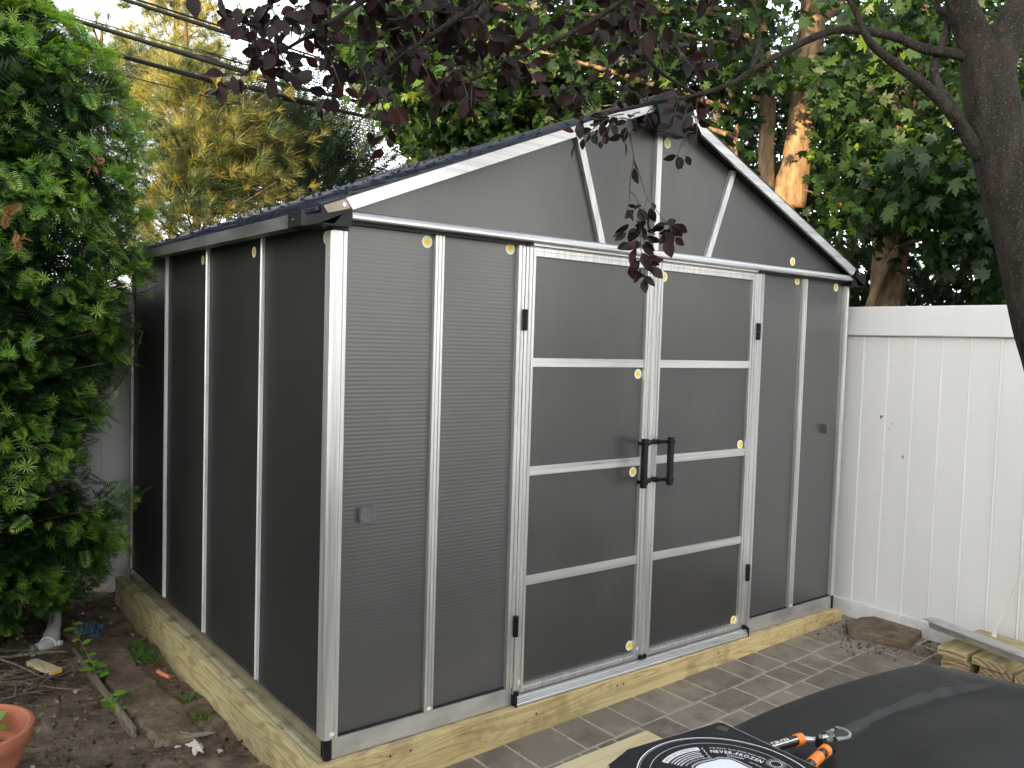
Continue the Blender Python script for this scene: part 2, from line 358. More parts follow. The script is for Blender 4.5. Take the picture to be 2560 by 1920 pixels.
# paving: individual stones in one sheet of stonework, on a sand bed
def pz(x, y): return -.160+.026*x
b = NB('joint_sand'); n = b.noise(b.map(), 60, 5, .7)
b.set(col=b.ramp(n, [(.3, (.26, .22, .17)), (.7, (.52, .45, .36))]), rough=.95, spec=.1); b.bump(n, .6, .004); M_sand = b.m
b = NB('paver_stone'); n = b.noise(b.map(), 5, 6, .62); n2 = b.noise(b.map(), 48, 5, .7); rp = b.new('ShaderNodeNewGeometry')
c = b.ramp(rp.outputs['Random Per Island'], [(0, (.165, .145, .117)), (.5, (.215, .19, .153)), (1, (.265, .232, .187))])
c = b.mix(b.ramp(n, [(.38, (.55,)*3), (.55, (0, 0, 0))]), c, (.095, .075, .062))
c = b.mix(b.ramp(b.noise(b.map(), 3.1, 7, .75), [(.56, (0, 0, 0)), (.66, (.5,)*3)]), c, (.33, .28, .22))
c = b.mix(b.ramp(n2, [(.60, (0, 0, 0)), (.72, (.45,)*3)]), c, (.30, .26, .21))
b.set(col=c, rough=.82, spec=.25); b.bump(n2, .6, .004); M_paver = b.m
sm = MB(); sm.add([(-.9, -6, pz(-.9, 0)-.0035), (3.6, -6, pz(3.6, 0)-.0035), (3.6, .02, pz(3.6, 0)-.0035), (-.9, .02, pz(-.9, 0)-.0035)], [(0, 1, 2, 3)])
tag(sm.build('paving_sand', M_sand), kind='structure')
pv = MB(); y = -.03; row = 0; rs = random.Random(4)
while y > -5.6:
    dep = [.255, .17, .255, .17, .255, .255, .17][row % 7]; x = -.9-rs.uniform(0, .2)
    while x < 3.6:
        wd = rs.choice([.17, .255, .255, .17, .10]) if row else rs.choice([.17, .175, .18, .255])
        parts = [(x, x+wd, y-dep, y)]
        if row and dep > .2 and wd > .2 and rs.random() < .25: parts = [(x, x+wd, y-dep/2, y), (x, x+wd, y-dep, y-dep/2)]
        for (a, c_, d, e) in parts:
            gq = .0052; dz = rs.uniform(-.0015, .0015)
            def q(xx, yy, zz): yy2 = yy+.028*(xx-1.)-.0; return (xx, yy2, pz(xx, yy)+zz+dz)
            x0, x1, y0, y1 = a+gq+rs.uniform(0, .002), c_-gq, d+gq, e-gq+rs.uniform(0, .002); t = .006; j = lambda: rs.uniform(-.0028, .0028)
            lo = [q(x0+j(), y0+j(), -.02), q(x1+j(), y0+j(), -.02), q(x1+j(), y1+j(), -.02), q(x0+j(), y1+j(), -.02)]
            mid = [(p[0], p[1], p[2]+.0165) for p in lo]
            cxp = sum(p[0] for p in lo)/4; cyp = sum(p[1] for p in lo)/4
            hi = [(p[0]+(t if p[0] < cxp else -t), p[1]+(t if p[1] < cyp else -t), p[2]+.020) for p in lo]
            pv.add(lo+mid+hi, [(0, 1, 5, 4), (1, 2, 6, 5), (2, 3, 7, 6), (3, 0, 4, 7), (4, 5, 9, 8), (5, 6, 10, 9), (6, 7, 11, 10), (7, 4, 8, 11), (8, 9, 10, 11)])
        x += wd
    y -= dep; row += 1
tag(pv.build('paving', M_paver), kind='structure')
# ================================================================= UNSEEN HOUSE added behind the camera, shaped to keep the yard in shade
M_siding = plain('pale_siding', (.55, .50, .43), .7); M_roofh = plain('brown_shingle', (.12, .09, .07), .9); M_glass = plain('window_glass', (.05, .06, .07), .1, 0, .05)
hs_ = empty('unseen_house', (-10.5, -6, -.2)); tag(hs_, 'unseen two storey building added behind the yard to shade it, pale siding, brown roof', 'unseen_house')
def house_block(x0, x1, y0, y1, h, rh):
    m = MB(); k = 0; zz = -.2
    m.prism([(y0, -.25), (y1, -.25), (y1, h), (y0, h)], 'x', x0, x1); m.build('wall', M_siding, hs_)
    r_ = MB(); r_.prism([(x0-.3, h), (x1+.3, h), ((x0+x1)/2, h+rh)], 'y', y0-.3, y1+.3); r_.build('roof', M_roofh, hs_)
    z = 1.0
    while z+1.4 < h:
        yy = y0+1
        while yy+1 < y1:
            f = MB(); f.box(x1-.02, x1+.04, yy, yy+1, z, z+1.3); fo = f.build('window', M_stW, hs_)
            p_ = MB(); p_.box(x1+.03, x1+.05, yy+.08, yy+.92, z+.08, z+1.22); p_.build('pane', M_glass, fo); yy += 2.2
        z += 2.6
house_block(-15, -9, -16, -2.6, 5.6, 0.9)
house_block(-14, -9, -2.59, .9, 3.9, .7)
nh = empty('unseen_house', (12, -13, -.2)); tag(nh, 'unseen blue grey building added beyond the right fence to reflect low sun into the shed panels', 'unseen_house')  # added out of view, its sunlit wall brightens the panel reflections
hs_, keep_ = nh, hs_
_sd, M_siding = M_siding, plain('blue_grey_siding', (.30, .36, .46), .7)
house_block(9.5, 15.5, -22, -6.5, 5.4, 1.6); M_siding = _sd
hs_ = keep_
# ================================================================= TIMBER PLATFORM
pf = empty('timber_platform', (0, 0, 0)); tag(pf, 'pale treated timber base frame under the grey shed', 'platform')
def beam(nm, x0, x1, y0, y1, z0, z1, mat, par, bv=.006):
    m = MB(); m.box(x0, x1, y0, y1, z0, z1); return m.build(nm, mat, par, bevel=bv)
bf = beam('beam', -.062, 3.372, -.046, -.008, -.21, -.0015, M_woodX, pf)
beam('beam', -.062, -.024, -.006, 2.89, -.21, -.0015, M_woodY, pf); beam('beam', 3.334, 3.372, -.006, 2.89, -.21, -.0015, M_woodY, pf); beam('beam', -.022, 3.332, 2.852, 2.89, -.21, -.0015, M_woodX, pf)
beam('deck_board', -.022, 3.332, -.006, 2.85, -.03, -.003, M_deck, pf, .003)
for x in (.25, .34, .97, 1.46, 1.5, 2.2, 2.9, 3.1):
    sc_ = MB(); sc_.tube([(x, -.0445, -.03-.02*(x % 1)), (x, -.0475, -.03-.02*(x % 1))], .0045, 8); sc_.build('screw', M_gap, pf)
# ================================================================= SHED
W, D = 3.32, 2.79; SL = .412
sh = empty('storage_shed', (0, 0, 0)); tag(sh, 'dark grey ribbed panel garden shed with silver frame, double doors and black tiled roof', 'shed')
# interior blocking core (back sides of the panels)
def wallbox(nm, x0, x1, y0, y1, z0, z1, mat, par=sh): m = MB(); m.box(x0, x1, y0, y1, z0, z1); return m.build(nm, mat, par)
# base skirt
m = MB(); m.prism([(-.004, 0), (-.002, .074), (.006, .076), (.012, .076), (.012, 0)], 'x', .028, .862); m.build('base_skirt', M_skirt, sh)
m = MB(); m.prism([(-.004, 0), (-.002, .074), (.006, .076), (.012, .076), (.012, 0)], 'x', 2.498, W-.008); m.build('base_skirt', M_skirt, sh)
m = MB(); m.box(-.002, .012, .028, D-.02, 0, .076); m.build('base_skirt', M_mirror, sh)
m = MB(); m.box(W-.012, W+.002, .0, D, 0, .076); m.build('base_skirt', M_mirror, sh)
m = MB(); m.tube([(.012, .006, 0), (.012, .006, .077)], .0165, 20); m.build('corner_cap', M_blk, sh, smooth=True)
m = MB(); m.box(W-.010, W+.006, -.010, .02, 0, .078); m.build('corner_cap', M_blk, sh, bevel=.002)
m = MB(); m.box(.0, .02, D-.03, D, 0, .076); m.build('corner_cap', M_blk, sh)
# front panels
for x0, x1 in ((.045, .42), (.46, .826), (2.498, 2.86), (2.904, W-.025)):
    wallbox('wall_panel', x0-.01, x1+.01, .010, .022, .078, 1.99, M_panH)
    wallbox('channel_gap', x0, x1, .002, .0095, .0765, .0835, M_gap)
# side panels (left), back and right
ys = [.04, .673, 1.371, 2.052, D-.02]
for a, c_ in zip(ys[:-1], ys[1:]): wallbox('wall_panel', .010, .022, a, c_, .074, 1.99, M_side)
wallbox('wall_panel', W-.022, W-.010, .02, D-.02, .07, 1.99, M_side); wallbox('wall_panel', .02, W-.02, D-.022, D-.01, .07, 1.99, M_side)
# corner posts
m = MB(); m.prism([(-.012, .045), (-.012, .004), (-.004, -.010), (.018, -.012), (.020, -.008), (.030, -.008), (.032, -.012), (.045, -.012), (.045, .009), (.009, .009), (.009, .045)], 'z', .078, 1.93)
m.build('corner_post', M_aluV, sh)
m = MB(); m.prism([(W-.030, -.012), (W-.012, -.012), (W-.010, -.009), (W-.002, -.009), (W, -.012), (W+.008, -.012), (W+.008, .045), (W-.009, .045), (W-.009, .009), (W-.030, .009)], 'z', .080, 1.94); m.build('corner_post', M_aluV, sh)
m = MB(); m.box(-.008, .008, D-.03, D, .076, 1.95); m.build('corner_post', M_galv, sh)
m = MB(); m.box(-.013, .050, -.013, .05, 1.93, 1.967); m.build('post_cap', M_blk, sh, bevel=.003)
m = MB(); m.box(W-.008, W+.014, -.008, .05, 1.94, 1.975); m.build('post_cap', M_blk, sh, bevel=.003)
def fluted(x0, x1, y=0.009, out=-.010, nfl=2):
    w_ = x1-x0; pts = [(x0, y), (x0, out)]
    for k in range(nfl):
        c0 = x0+w_*(k+.75)/(nfl+.5)
        pts += [(c0-.003, out), (c0-.002, out+.004), (c0+.002, out+.004), (c0+.003, out)]
    return pts+[(x1, out), (x1, y)]
for x0, x1 in ((.420, .460), (2.860, 2.903)):
    m = MB(); m.prism(fluted(x0, x1), 'z', .079, 1.968); m.build('mullion', M_aluV, sh)
m = MB(); m.prism(fluted(.826, .861, out=-.012, nfl=1), 'z', .078, 1.968); m.build('door_jamb', M_aluV, sh)
m = MB(); m.prism(fluted(2.452, 2.498, out=-.012, nfl=1), 'z', .05, 1.968); m.build('door_jamb', M_aluV, sh)
for yb in ys[1:-1]:
    m = MB(); m.prism([(.009, yb-.008), (-.004, yb-.007), (-.008, yb-.002), (-.008, yb+.004), (.009, yb+.006)], 'z', .0775, 1.97); m.build('mullion', M_aluY, sh)
# white tape tabs on the post feet
for x, z in ((.022, .098), (.440, .09), (2.881, .091)):
    m = MB(); m.box(x-.009, x+.009, -.0135, -.0125 if x < .1 else -.0115, z-.006, z+.008); m.build('tape_tab', M_stW, sh)
# eave fascia rail (bulged front profile)
m = MB(); m.prism([(.0, 1.968), (-.050, 1.969), (-.056, 1.974), (-.056, 1.983), (-.050, 1.985), (-.046, 1.9955), (-.038, 2.002), (0, 2.003)], 'x', .042, 3.285); m.build('fascia_rail', M_aluH, sh)
m = MB(); m.box(.05, 3.28, -.02, .008, 1.955, 1.967); m.build('fascia_underside', M_blk, sh)
# gable
def zr(x): return 2.0+SL*(x if x < W/2 else W-x)
def clipx(xa, xb):   # gable panel outline between two leaning lines (bottom x, top x)
    return xa, xb
gb = [(0.02, 0.02), (1.302, 1.136), (1.648, 1.648), (2.029, 2.207), (3.30, 3.30)]
for (b0, t0), (b1, t1) in zip(gb[:-1], gb[1:]):
    z0 = 2.0; pts = [(b0, z0)]
    pts.append((b1, z0)); pts.append((t1, max(zr(t1), z0+.002)))
    if t0 < W/2 < t1: pts.append((W/2, zr(W/2)))
    pts.append((t0, max(zr(t0), z0+.002)))
    m = MB(); m.prism(pts, 'y', .010, .022); m.build('gable_panel', M_panV, sh)
for (bx, tx), wd in (((1.302, 1.136), .036), ((1.648, 1.648), .034), ((2.029, 2.207), .036)):
    m = MB(); ov = .012; zt_ = zr(tx)+.0
    m.prism([(bx-wd/2, 2.003), (bx+wd/2, 2.003), (tx+wd/2, zt_), (tx-wd/2, zt_)], 'y', -.010, .0095); m.build('gable_bar', M_aluV, sh)
YB = -.06
for sgn in (0, 1):
    def X(x): return x if sgn == 0 else W-x
    a0, a1 = .012, 1.56
    m = MB(); m.prism([(X(a0+.028), 1.985+.414*(a0+.028)), (X(a1), 1.985+.414*a1), (X(a1), 2.034+.412*a1), (X(a0), 2.034+.412*a0)], 'y', YB, YB+.014); m.build('rake_trim', M_aluH, sh)
    # black soffit strip behind the trim
    m = MB(); m.prism([(X(.02), 2.005+.412*.02), (X(W/2-.001 if sgn else W/2), 2.005+.412*W/2), (X(W/2-.001 if sgn else W/2), 2.028+.412*W/2), (X(.02), 2.028+.412*.02)], 'y', YB+.0142, .03); m.build('soffit', M_blk, sh)
# gutters + corner pieces
for sgn in (0, 1):
    def X(x): return x if sgn == 0 else W-x
    m = MB(); m.prism([(X(-.1), 1.943), (X(-.104), 1.988), (X(-.098), 1.991), (X(-.094), 1.948), (X(-.01), 1.958), (X(-.01), 1.953)], 'y', .14, D+.07); m.build('gutter', M_gutter, sh)
    c = empty('corner_bracket', (0, 0, 0)); COL.objects.unlink(c); bpy.data.objects.remove(c)
    m = MB(); m.prism([(X(-.106), .16), (X(-.106), .045), (X(-.092), .03), (X(-.074), -.066), (X(.030), -.068), (X(.034), -.058), (X(.02), .16)], 'z', 1.940, 1.944)
    zs = lambda x: 2.036+.412*x
    m.add([(X(-.107), .16, 1.941), (X(-.107), .045, 1.941), (X(-.107), .045, 1.993), (X(-.107), .16, 1.993),
           (X(-.095), .028, 1.941), (X(-.095), .028, 1.996), (X(-.082), -.064, 1.943), (X(-.082), -.064, 2.001),
           (X(.032), -.068, 1.998), (X(.006), -.068, 2.037), (X(-.086), -.068, 2.0), (X(-.078), -.068, 1.946),
           (X(-.01), .16, 2.03), (X(-.01), -.06, 2.035)],
          [(0, 1, 2, 3), (1, 4, 5, 2), (4, 6, 7, 5), (11, 8, 9, 10), (6, 11, 10, 7), (3, 2, 5, 7, 10, 9, 13, 12)])
    br = m.build('corner_bracket', M_blk, sh)
    if sgn == 0:
        m = MB(); m.prism([(-.060, 1.978), (-.078, 2.001), (.004, 2.034), (.026, 2.004)], 'y', -.0715, -.0685); m.build('metal_plate', M_bronze, br)
    m = MB(); m.tube([(X(-.002), -.072, 2.013), (X(-.002), -.077, 2.013)], .007, 12); m.build('screw', M_screw, br)
    m = MB(); m.tube([(X(-.107), .115, 1.967), (X(-.110), .115, 1.967)], .004, 10); m.build('screw', M_screw, br)
    # dark triangular bracket under the rake foot
    m = MB(); m.prism([(X(-.03), 1.944), (X(.041), 1.944), (X(.041), 2.0), (X(.01), 1.99)], 'y', -.054, -.006); m.build('rail_end_cap', M_blk, sh)
# roof: courses of interlocking slate-look tiles; each slope is one part
def roof_slope(sgn):
    def X(x): return x if sgn == 0 else W-x
    m = MB(); n = 13; x0, x1 = -.10, W/2; y0, y1 = -.058, D+.07
    zb = lambda x: 2.034+.412*x
    rr = random.Random(5+sgn)
    m.prism([(X(x0), zb(x0)-.012), (X(x1-.001), zb(x1)-.012), (X(x1-.001), zb(x1)+.002), (X(x0), zb(x0)+.002)], 'y', y0, y1)
    for i in range(n):
        a = x0+(x1-x0)*i/n; c_ = x0+(x1-x0)*(i+1.12)/n; c_ = min(c_, x1)
        y = y0-(.16 if i % 2 else 0)-rr.uniform(0, .03)
        while y < y1:
            wd = rr.choice([.33, .33, .21]); ya, yb = max(y+.004, y0), min(y+wd-.004, y1)
            if yb-ya > .02:
                t = .013+rr.uniform(-.002, .003); a2 = a+rr.choice([0, 0, .018])
                m.prism([(X(a2), zb(a2)+.003), (X(c_), zb(c_)+.003), (X(c_), zb(c_)+.007), (X(a2), zb(a2)+t)], 'y', ya, yb)
                if rr.random() < .75:   # raised interlock at the joint
                    yc = yb-.02; m.box(min(X(a2-.012), X(a2+.05)), max(X(a2-.012), X(a2+.05)), yc-.018, yc+.016, zb(a2)-.002, zb(a2)+t+.005)
            y += wd
    return m.build('roof_slope', M_tile, sh)
roof_slope(0); roof_slope(1)
m = MB(); m.prism([(W/2-.13, 2.665), (W/2-.12, 2.690), (W/2, 2.742), (W/2+.12, 2.690), (W/2+.13, 2.665), (W/2, 2.715)], 'y', -.066, D+.08); m.build('ridge_cap', M_blk, sh)
m = MB(); m.prism([(W/2-.10, 2.60), (W/2-.085, 2.535), (W/2+.085, 2.535), (W/2+.10, 2.60), (W/2+.13, 2.668), (W/2, 2.722), (W/2-.13, 2.668)], 'y', -.085, -.03)
m.prism([(W/2-.15, 2.56), (W/2+.15, 2.56), (W/2+.15, 2.60), (W/2, 2.66), (W/2-.15, 2.60)], 'y', -.03, .008)
m.build('ridge_end_cap', M_blk, sh, bevel=.004)
# stickers
def sticker(par, x, z, y=-.0, side=False):
    P = (lambda a, c_, d: (d, x+a, z+c_)) if side else (lambda a, c_, d: (x+a, d, z+c_))
    base = .0098 if side or par is sh else y
    def disc(r, d, n=28, sx=1, sz=1): return [P(r*sx*math.cos(2*PI*i/n), r*sz*math.sin(2*PI*i/n), d) for i in range(n)]
    me = MB(); n = 28
    a, c_ = disc(.0235, base), disc(.0235, base-.0006); me.add(a+c_, [tuple(range(n)), tuple(range(n, 2*n))]+[(i, (i+1) % n, n+(i+1) % n, n+i) for i in range(n)])
    me.mi = 1; me.add(disc(.0155, base-.0010), [tuple(range(n))])
    me.mi = 2
    for q in range(3):
        aa = -.008+.006*q; me.add([P(aa, -.005+.002*q, base-.0013), P(aa+.002, -.006+.002*q, base-.0013), P(aa+.006, .005, base-.0013), P(aa+.0045, .006, base-.0013)], [(0, 1, 2, 3)])
    o = me.build('round_sticker', [M_stW, M_stY, M_stO], par); return o
for x, z in ((.392, 1.928), (.795, 1.937), (2.774, 2.045), (2.827, 1.943), (3.218, 1.93), (1.72, 2.52)): sticker(sh, x, z)
for y, z in ((1.471, 1.909), (.793, 1.905), (.087, 1.912)): sticker(sh, y, z, side=True)
# small vents / clips on the front panels
m = MB(); m.box(.12, .182, -.014, .0095, .868, .925); m.build('vent_block', plain('grey_foam', (.11, .11, .11), .9, 0, .3, 60), sh, bevel=.003)
m = MB(); m.box(3.143, 3.153, -.022, .0095, 1.075, 1.125); m.box(3.153, 3.192, -.022, .0095, 1.072, 1.080); m.box(3.153, 3.19, .004, .0095, 1.08, 1.122); m.build('vent_block', M_panH, sh)
# header + threshold
m = MB(); m.prism([(.0, 1.953), (-.016, 1.953), (-.016, 1.957), (-.026, 1.958), (-.026, 1.967), (0, 1.967)], 'x', .865, 2.448); m.build('door_header', M_aluH, sh)
m = MB(); m.prism([(.01, .002), (-.040, .002), (-.0405, .010), (-.037, .014), (-.0375, .018), (-.034, .020), (-.0345, .025), (-.031, .027), (-.0315, .032), (-.028, .034), (-.022, .036), (-.022, .042), (.01, .044)], 'x', .862, 2.452); m.build('threshold', M_aluH, sh)
m = MB(); m.box(.8615, .8635, -.044, .01, 0, .046); m.box(2.4535, 2.4565, -.044, .01, 0, .05); m.build('threshold_end', M_blk, sh)
# doors
def door(x0, x1, hinge_left):
    yf = -.014; yb = .0085; sw = .052
    m = MB(); fl = lambda a, c_: fluted(a, c_, yb, yf, 2)
    m.prism(fl(x0, x0+sw), 'z', .047, 1.951); m.prism(fl(x1-sw, x1), 'z', .047, 1.951)
    m.prism([(yb, 1.917), (yf, 1.917), (yf, 1.932), (yf+.004, 1.933), (yf+.004, 1.936), (yf, 1.937), (yf, 1.9505), (yb, 1.9505)], 'x', x0+sw, x1-sw)
    m.prism([(yb, .0475), (yf, .0475), (yf, .062), (yf-.004, .063), (yf-.004, .066), (yf, .067), (yf, .0785), (yb, .0785)], 'x', x0+sw, x1-sw)
    d = m.build('door', M_aluV, sh)
    zs = [.0785, .511, .5505, .985, 1.024, 1.450, 1.488, 1.917]
    for k in range(0, 8, 2):
        p_ = MB(); p_.box(x0+sw-.004, x1-sw+.004, .002, .008, zs[k]-.004, zs[k+1]+.004); p_.build('door_panel', M_panV, d)
    for k in (1, 3, 5):
        p_ = MB(); p_.box(x0+sw+.001, x1-sw-.001, -.010, .0015, zs[k], zs[k+1]); p_.build('crossbar', M_aluH, d, bevel=.0015)
    hx = x0-.002 if hinge_left else x1+.003
    for z0, z1 in ((1.602, 1.691), (.302, .392)):
        h = MB(); zm = (z0+z1)/2
        h.box(hx-.010, hx+.010, -.028, -.0145, z0, zm-.001); h.box(hx-.010, hx+.010, -.028, -.0145, zm+.001, z1); h.tube([(hx, -.028, z0+.003), (hx, -.028, z1-.003)], .0075, 10)
        h.build('hinge', M_blk, d, bevel=.001)
    # handle: square bar held off the stile by two brackets
    hx = 1.557 if hinge_left else 1.737; st = 1.622 if hinge_left else 1.680
    h = MB(); yo = -.072
    h.box(hx-.0125, hx+.0125, yo-.0115, yo+.0115, .889, 1.121)
    for zc in (1.097, .915):
        h.box(hx-.0160, hx+.0160, yo-.0145, yo+.0145, zc-.010, zc+.010)
        s0, s1 = (hx-.018, st+.008) if hinge_left else (st-.008, hx+.018)
        h.box(min(s0, s1)+.004, max(s0, s1), -.055, -.040, zc-.008, zc+.008)
        h.box(hx-.010, hx+.010, yo+.010, -.050, zc-.008, zc+.008)
        h.box(st-.013, st+.013, -.045, yf-.0005, zc-.012, zc+.012)
        h.tube([(st, -.0448, zc), (st, -.048, zc)], .004, 10)
    h.build('handle', M_blk, d, bevel=.0015)
    # black guide blocks top and bottom, white tape tabs
    for xx in ((x0, x0+.022), (x1-.022, x1)):
        g_ = MB(); g_.box(xx[0], xx[1], -.034, -.0268, 1.953, 1.969); g_.box(xx[0]+.001, xx[1]-.001, -.026, -.0145, .040, .062); g_.build('guide_block', M_blk, d)
    t_ = MB(); xt = x0+.030 if hinge_left else x0+.012; t_.box(xt-.005, xt+.005, -.0150, -.0142, .085, .105)
    if hinge_left: t2_ = MB(); t2_.box(x1-.035, x1-.025, -.0150, -.0142, .088, .104); t2_.build('tape_tab', M_stW, d)
    t_.build('tape_tab', M_stW, d)
    return d
d1 = door(.864, 1.648, True); d2 = door(1.652, 2.448, False)
m = MB(); m.prism([(1.640, -.0145), (1.640, -.020), (1.652, -.0215), (1.662, -.020), (1.662, -.0145)], 'z', .05, 1.95); m.build('astragal', M_aluV, d1)
for x, z in ((1.570, 1.42), (1.560, .955), (1.580, .113)): sticker(d1, x, z, y=.0018)
for x, z in ((1.724, 1.887), (2.366, 1.045), (2.375, .094)): sticker(d2, x, z, y=.0018)
# ================================================================= FENCES
def fence(name, label, along, face, a0, a1, out, seams0, pitch=.157, ztop=1.828, zr_=1.655, zb=.025, base=-.14):
    """along: 'y' (fence plane x=face) or 'x' (plane y=face); out: direction the viewer stands (-1)"""
    o = empty(name, (face, (a0+a1)/2, base) if along == 'y' else ((a0+a1)/2, face, base)); tag(o, label, 'fence')
    def bx(m, a, c_, d0, d1, z0, z1):
        lo, hi = min(face+d0*out, face+d1*out), max(face+d0*out, face+d1*out)
        return m.box(lo, hi, a, c_, z0, z1) if along == 'y' else m.box(a, c_, lo, hi, z0, z1)
    m = MB(); bx(m, a0, a1, .028, -.05, zr_, ztop); m.build('top_rail', M_vinyl, o, bevel=.006)
    m = MB(); bx(m, a0, a1, .026, -.05, base, zb); m.build('bottom_rail', M_vinyl, o, bevel=.005)
    s = seams0
    while s > a0: s -= pitch
    bs = []
    while s < a1:
        x0, x1 = max(s+.0018, a0), min(s+pitch-.0018, a1)
        if x1-x0 > .01:
            m = MB(); bx(m, x0, x1, 0, -.02, zb, zr_); q = m.build('board', M_vinyl, o, bevel=.003)
            m = MB(); bx(m, x0+.0045, x0+.0090, .0040, -.001, zb, zr_); m.build('bead', M_vinyl, q, bevel=.0016)
        s += pitch
    m = MB(); bx(m, a0, a1, -.004, -.016, zb, zr_); m.build('backing', M_vinyl, o)
    return o
f1 = fence('vinyl_fence', 'white vinyl privacy fence standing right of the shed, small chips in its boards', 'y', 3.5, -5., 3.16, -1, -.031)
f2 = fence('vinyl_fence', 'shaded vinyl fence glimpsed between the yew hedge and the shed back corner', 'x', 3.2, -5, 3.44, -1, -.4)
hm = MB()
for y, z, s in ((-.16, 1.168, .013), (-.229, 1.139, .006), (-.212, 1.107, .006), (-.181, .947, .006), (-.302, .951, .011)):
    hm.prism([(y-s, z+s*.8), (y+s*.9, z+s*.9), (y+s*.5, z-s), (y, z-s*.3)] if s > .012 else [(y-s*.7, z-s), (y+s*.7, z-s*.8), (y+s*.1, z+s)], 'x', 3.4985, 3.4995)
tag(hm.build('chip', plain('grey_chip', (.16, .15, .14), .9), f1), 'small dark chips broken into the white boards')
# ================================================================= GROUND CLUTTER, RIGHT SIDE
m = MB(); zb_, zt_ = -.077, -.027
P = [(3.395, -.15), (3.475, -.19), (3.49, -.475), (3.215, -.530), (3.13, -.225), (3.22, -.155)]
V = [(x+.004, y-.004, zb_) for x, y in P]+[(x, y, zt_+random.uniform(-.003, .003)) for x, y in P]; n = len(P)
m.add(V, [tuple(range(n)), tuple(range(n, 2*n))]+[(i, (i+1) % n, n+(i+1) % n, n+i) for i in range(n)])
b = NB('worn_block'); n_ = b.noise(b.map(), 12, 6, .7); b.set(col=b.ramp(n_, [(.35, (.095, .070, .050)), (.65, (.21, .165, .12))]), rough=.92, spec=.15); b.bump(n_, .7, .01); M_block = b.m
tag(m.build('concrete_block', M_block, bevel=.010, seg=3), 'dirty brown flat block lying loose by the foot of the white fence', 'block')
def cutboard(x0, x1, y0, y1, z0, z1, label, mat, rot=0):
    cx_, cy_ = (x0+x1)/2, (y0+y1)/2
    m = MB(); m.box(x0, x1, y0, y1, z0, z1); Mx = Matrix.Translation((cx_, cy_, 0)) @ Matrix.Rotation(rot, 4, 'Z') @ Matrix.Translation((-cx_, -cy_, 0))
    m.v = [tuple(Mx @ Vector(p)) for p in m.v]
    o = m.build('timber_offcut', [mat, M_end], bevel=.003)
    for p in o.data.polygons:
        if abs(p.normal.x) > .9 and p.area > .002: p.material_index = 1
    return tag(o, label, 'board', 'timber offcuts stacked by the fence')
t = .0415; z0 = -.072; X0, X1 = 3.075, 3.455
cutboard(X0+.03, X1, -.905, -.765, z0, z0+t, 'bottom offcut of the left pile, mostly hidden by the black tub', M_offc)
cutboard(X0+.008, X1, -.925, -.785, z0+t+.001, z0+2*t, 'greenish offcut, middle of the left pile by the fence', M_offg, -.03)
cutboard(X0-.02, X1-.03, -.905, -.762, z0+2*t+.001, z0+3*t, 'yellow offcut on top of the left pile with dark ringed end', M_offc, .02)
cutboard(X0+.04, X1, -1.10, -.945, z0, z0+t, 'lowest offcut of the right pile, pale strip on its end', M_offg)
cutboard(X0+.03, X1, -1.105, -.955, z0+t+.001, z0+2*t, 'split offcut with curved rings, middle of the right pile', M_offc, .0)
cutboard(X0-.01, X1, -1.085, -.935, z0+2*t+.001, z0+3*t, 'pale offcut topping the right pile under the metal channel', M_offc, -.02)
cutboard(X0, X1, -1.30, -1.125, z0, z0+t*2, 'thick offcut at the right edge of the photo beside the stacked piles', M_offc, .02)
m = MB(); m.box(3.30, 3.45, -1.35, -.80, z0+3*t+.001, z0+3*t+.024); tag(m.build('timber_offcut', M_woodY, bevel=.003), 'thin brown plank lying behind the channel against the fence', 'board', 'timber offcuts stacked by the fence')
# aluminium channel
A = Vector((3.215, -.655, .088)); B = Vector((2.985, -1.55, .083)); dx = (B-A).normalized(); sx = Vector((-dx.y, dx.x, 0))*-1
prof = [(-.042, 0), (-.042, .012), (-.036, .012), (-.034, .004), (.006, .004), (.010, .032), (-.004, .036), (-.003, .040), (.038, .040), (.040, .034), (.016, .032), (.012, 0)]
V = []
for E_ in (A, B): V += [E_+sx*p[0]*1.7+Vector((0, 0, p[1]*1.45)) for p in prof]
n = len(prof); m = MB(); m.add(V, [tuple(range(n)), tuple(range(n, 2*n))]+[(i, (i+1) % n, n+(i+1) % n, n+i) for i in range(n)])
tag(m.build('metal_channel', alu('channel_metal', (12, 12, 12), .60, .75, .35)), 'long silver aluminium channel resting across the timber offcuts', 'metal rail')
p0 = at(2485, 1590, 4.12); pts = [p0, at(2490, 1570, 4.11), at(2520, 1505, 4.08), at(2558, 1426, 4.0), at(2640, 1240, 3.8), at(2700, 1050, 3.55)]
m = MB(); m.tube(catmull(pts, 4), [.012, .009, .007, .0055]+[.004]*17, 8); tag(m.build('cord', M_stW, smooth=True), 'thin white cord hanging down to the metal channel', 'cord')
# pale board on the pavers
m = MB(); a = Vector((1.343, -.346, 0)); dd = (Vector((.747, -.341, 0))-a).normalized(); nn = Vector((-dd.y, dd.x, 0)); nn = nn if nn.y < 0 else -nn
Pp = [a, a+dd*1.3, a+dd*1.3+nn*.235, a+nn*.235]
V = [(q.x, q.y, pz(q.x, 0)+.002) for q in Pp]+[(q.x, q.y, pz(q.x, 0)+.021) for q in Pp]
m.add(V, [(0, 1, 2, 3), (4, 5, 6, 7), (0, 1, 5, 4), (1, 2, 6, 5), (2, 3, 7, 6), (3, 0, 4, 7)])
tag(m.build('pine_board', M_board, bevel=.002), 'pale yellow pine board lying flat on the pavers beside the black box', 'board')
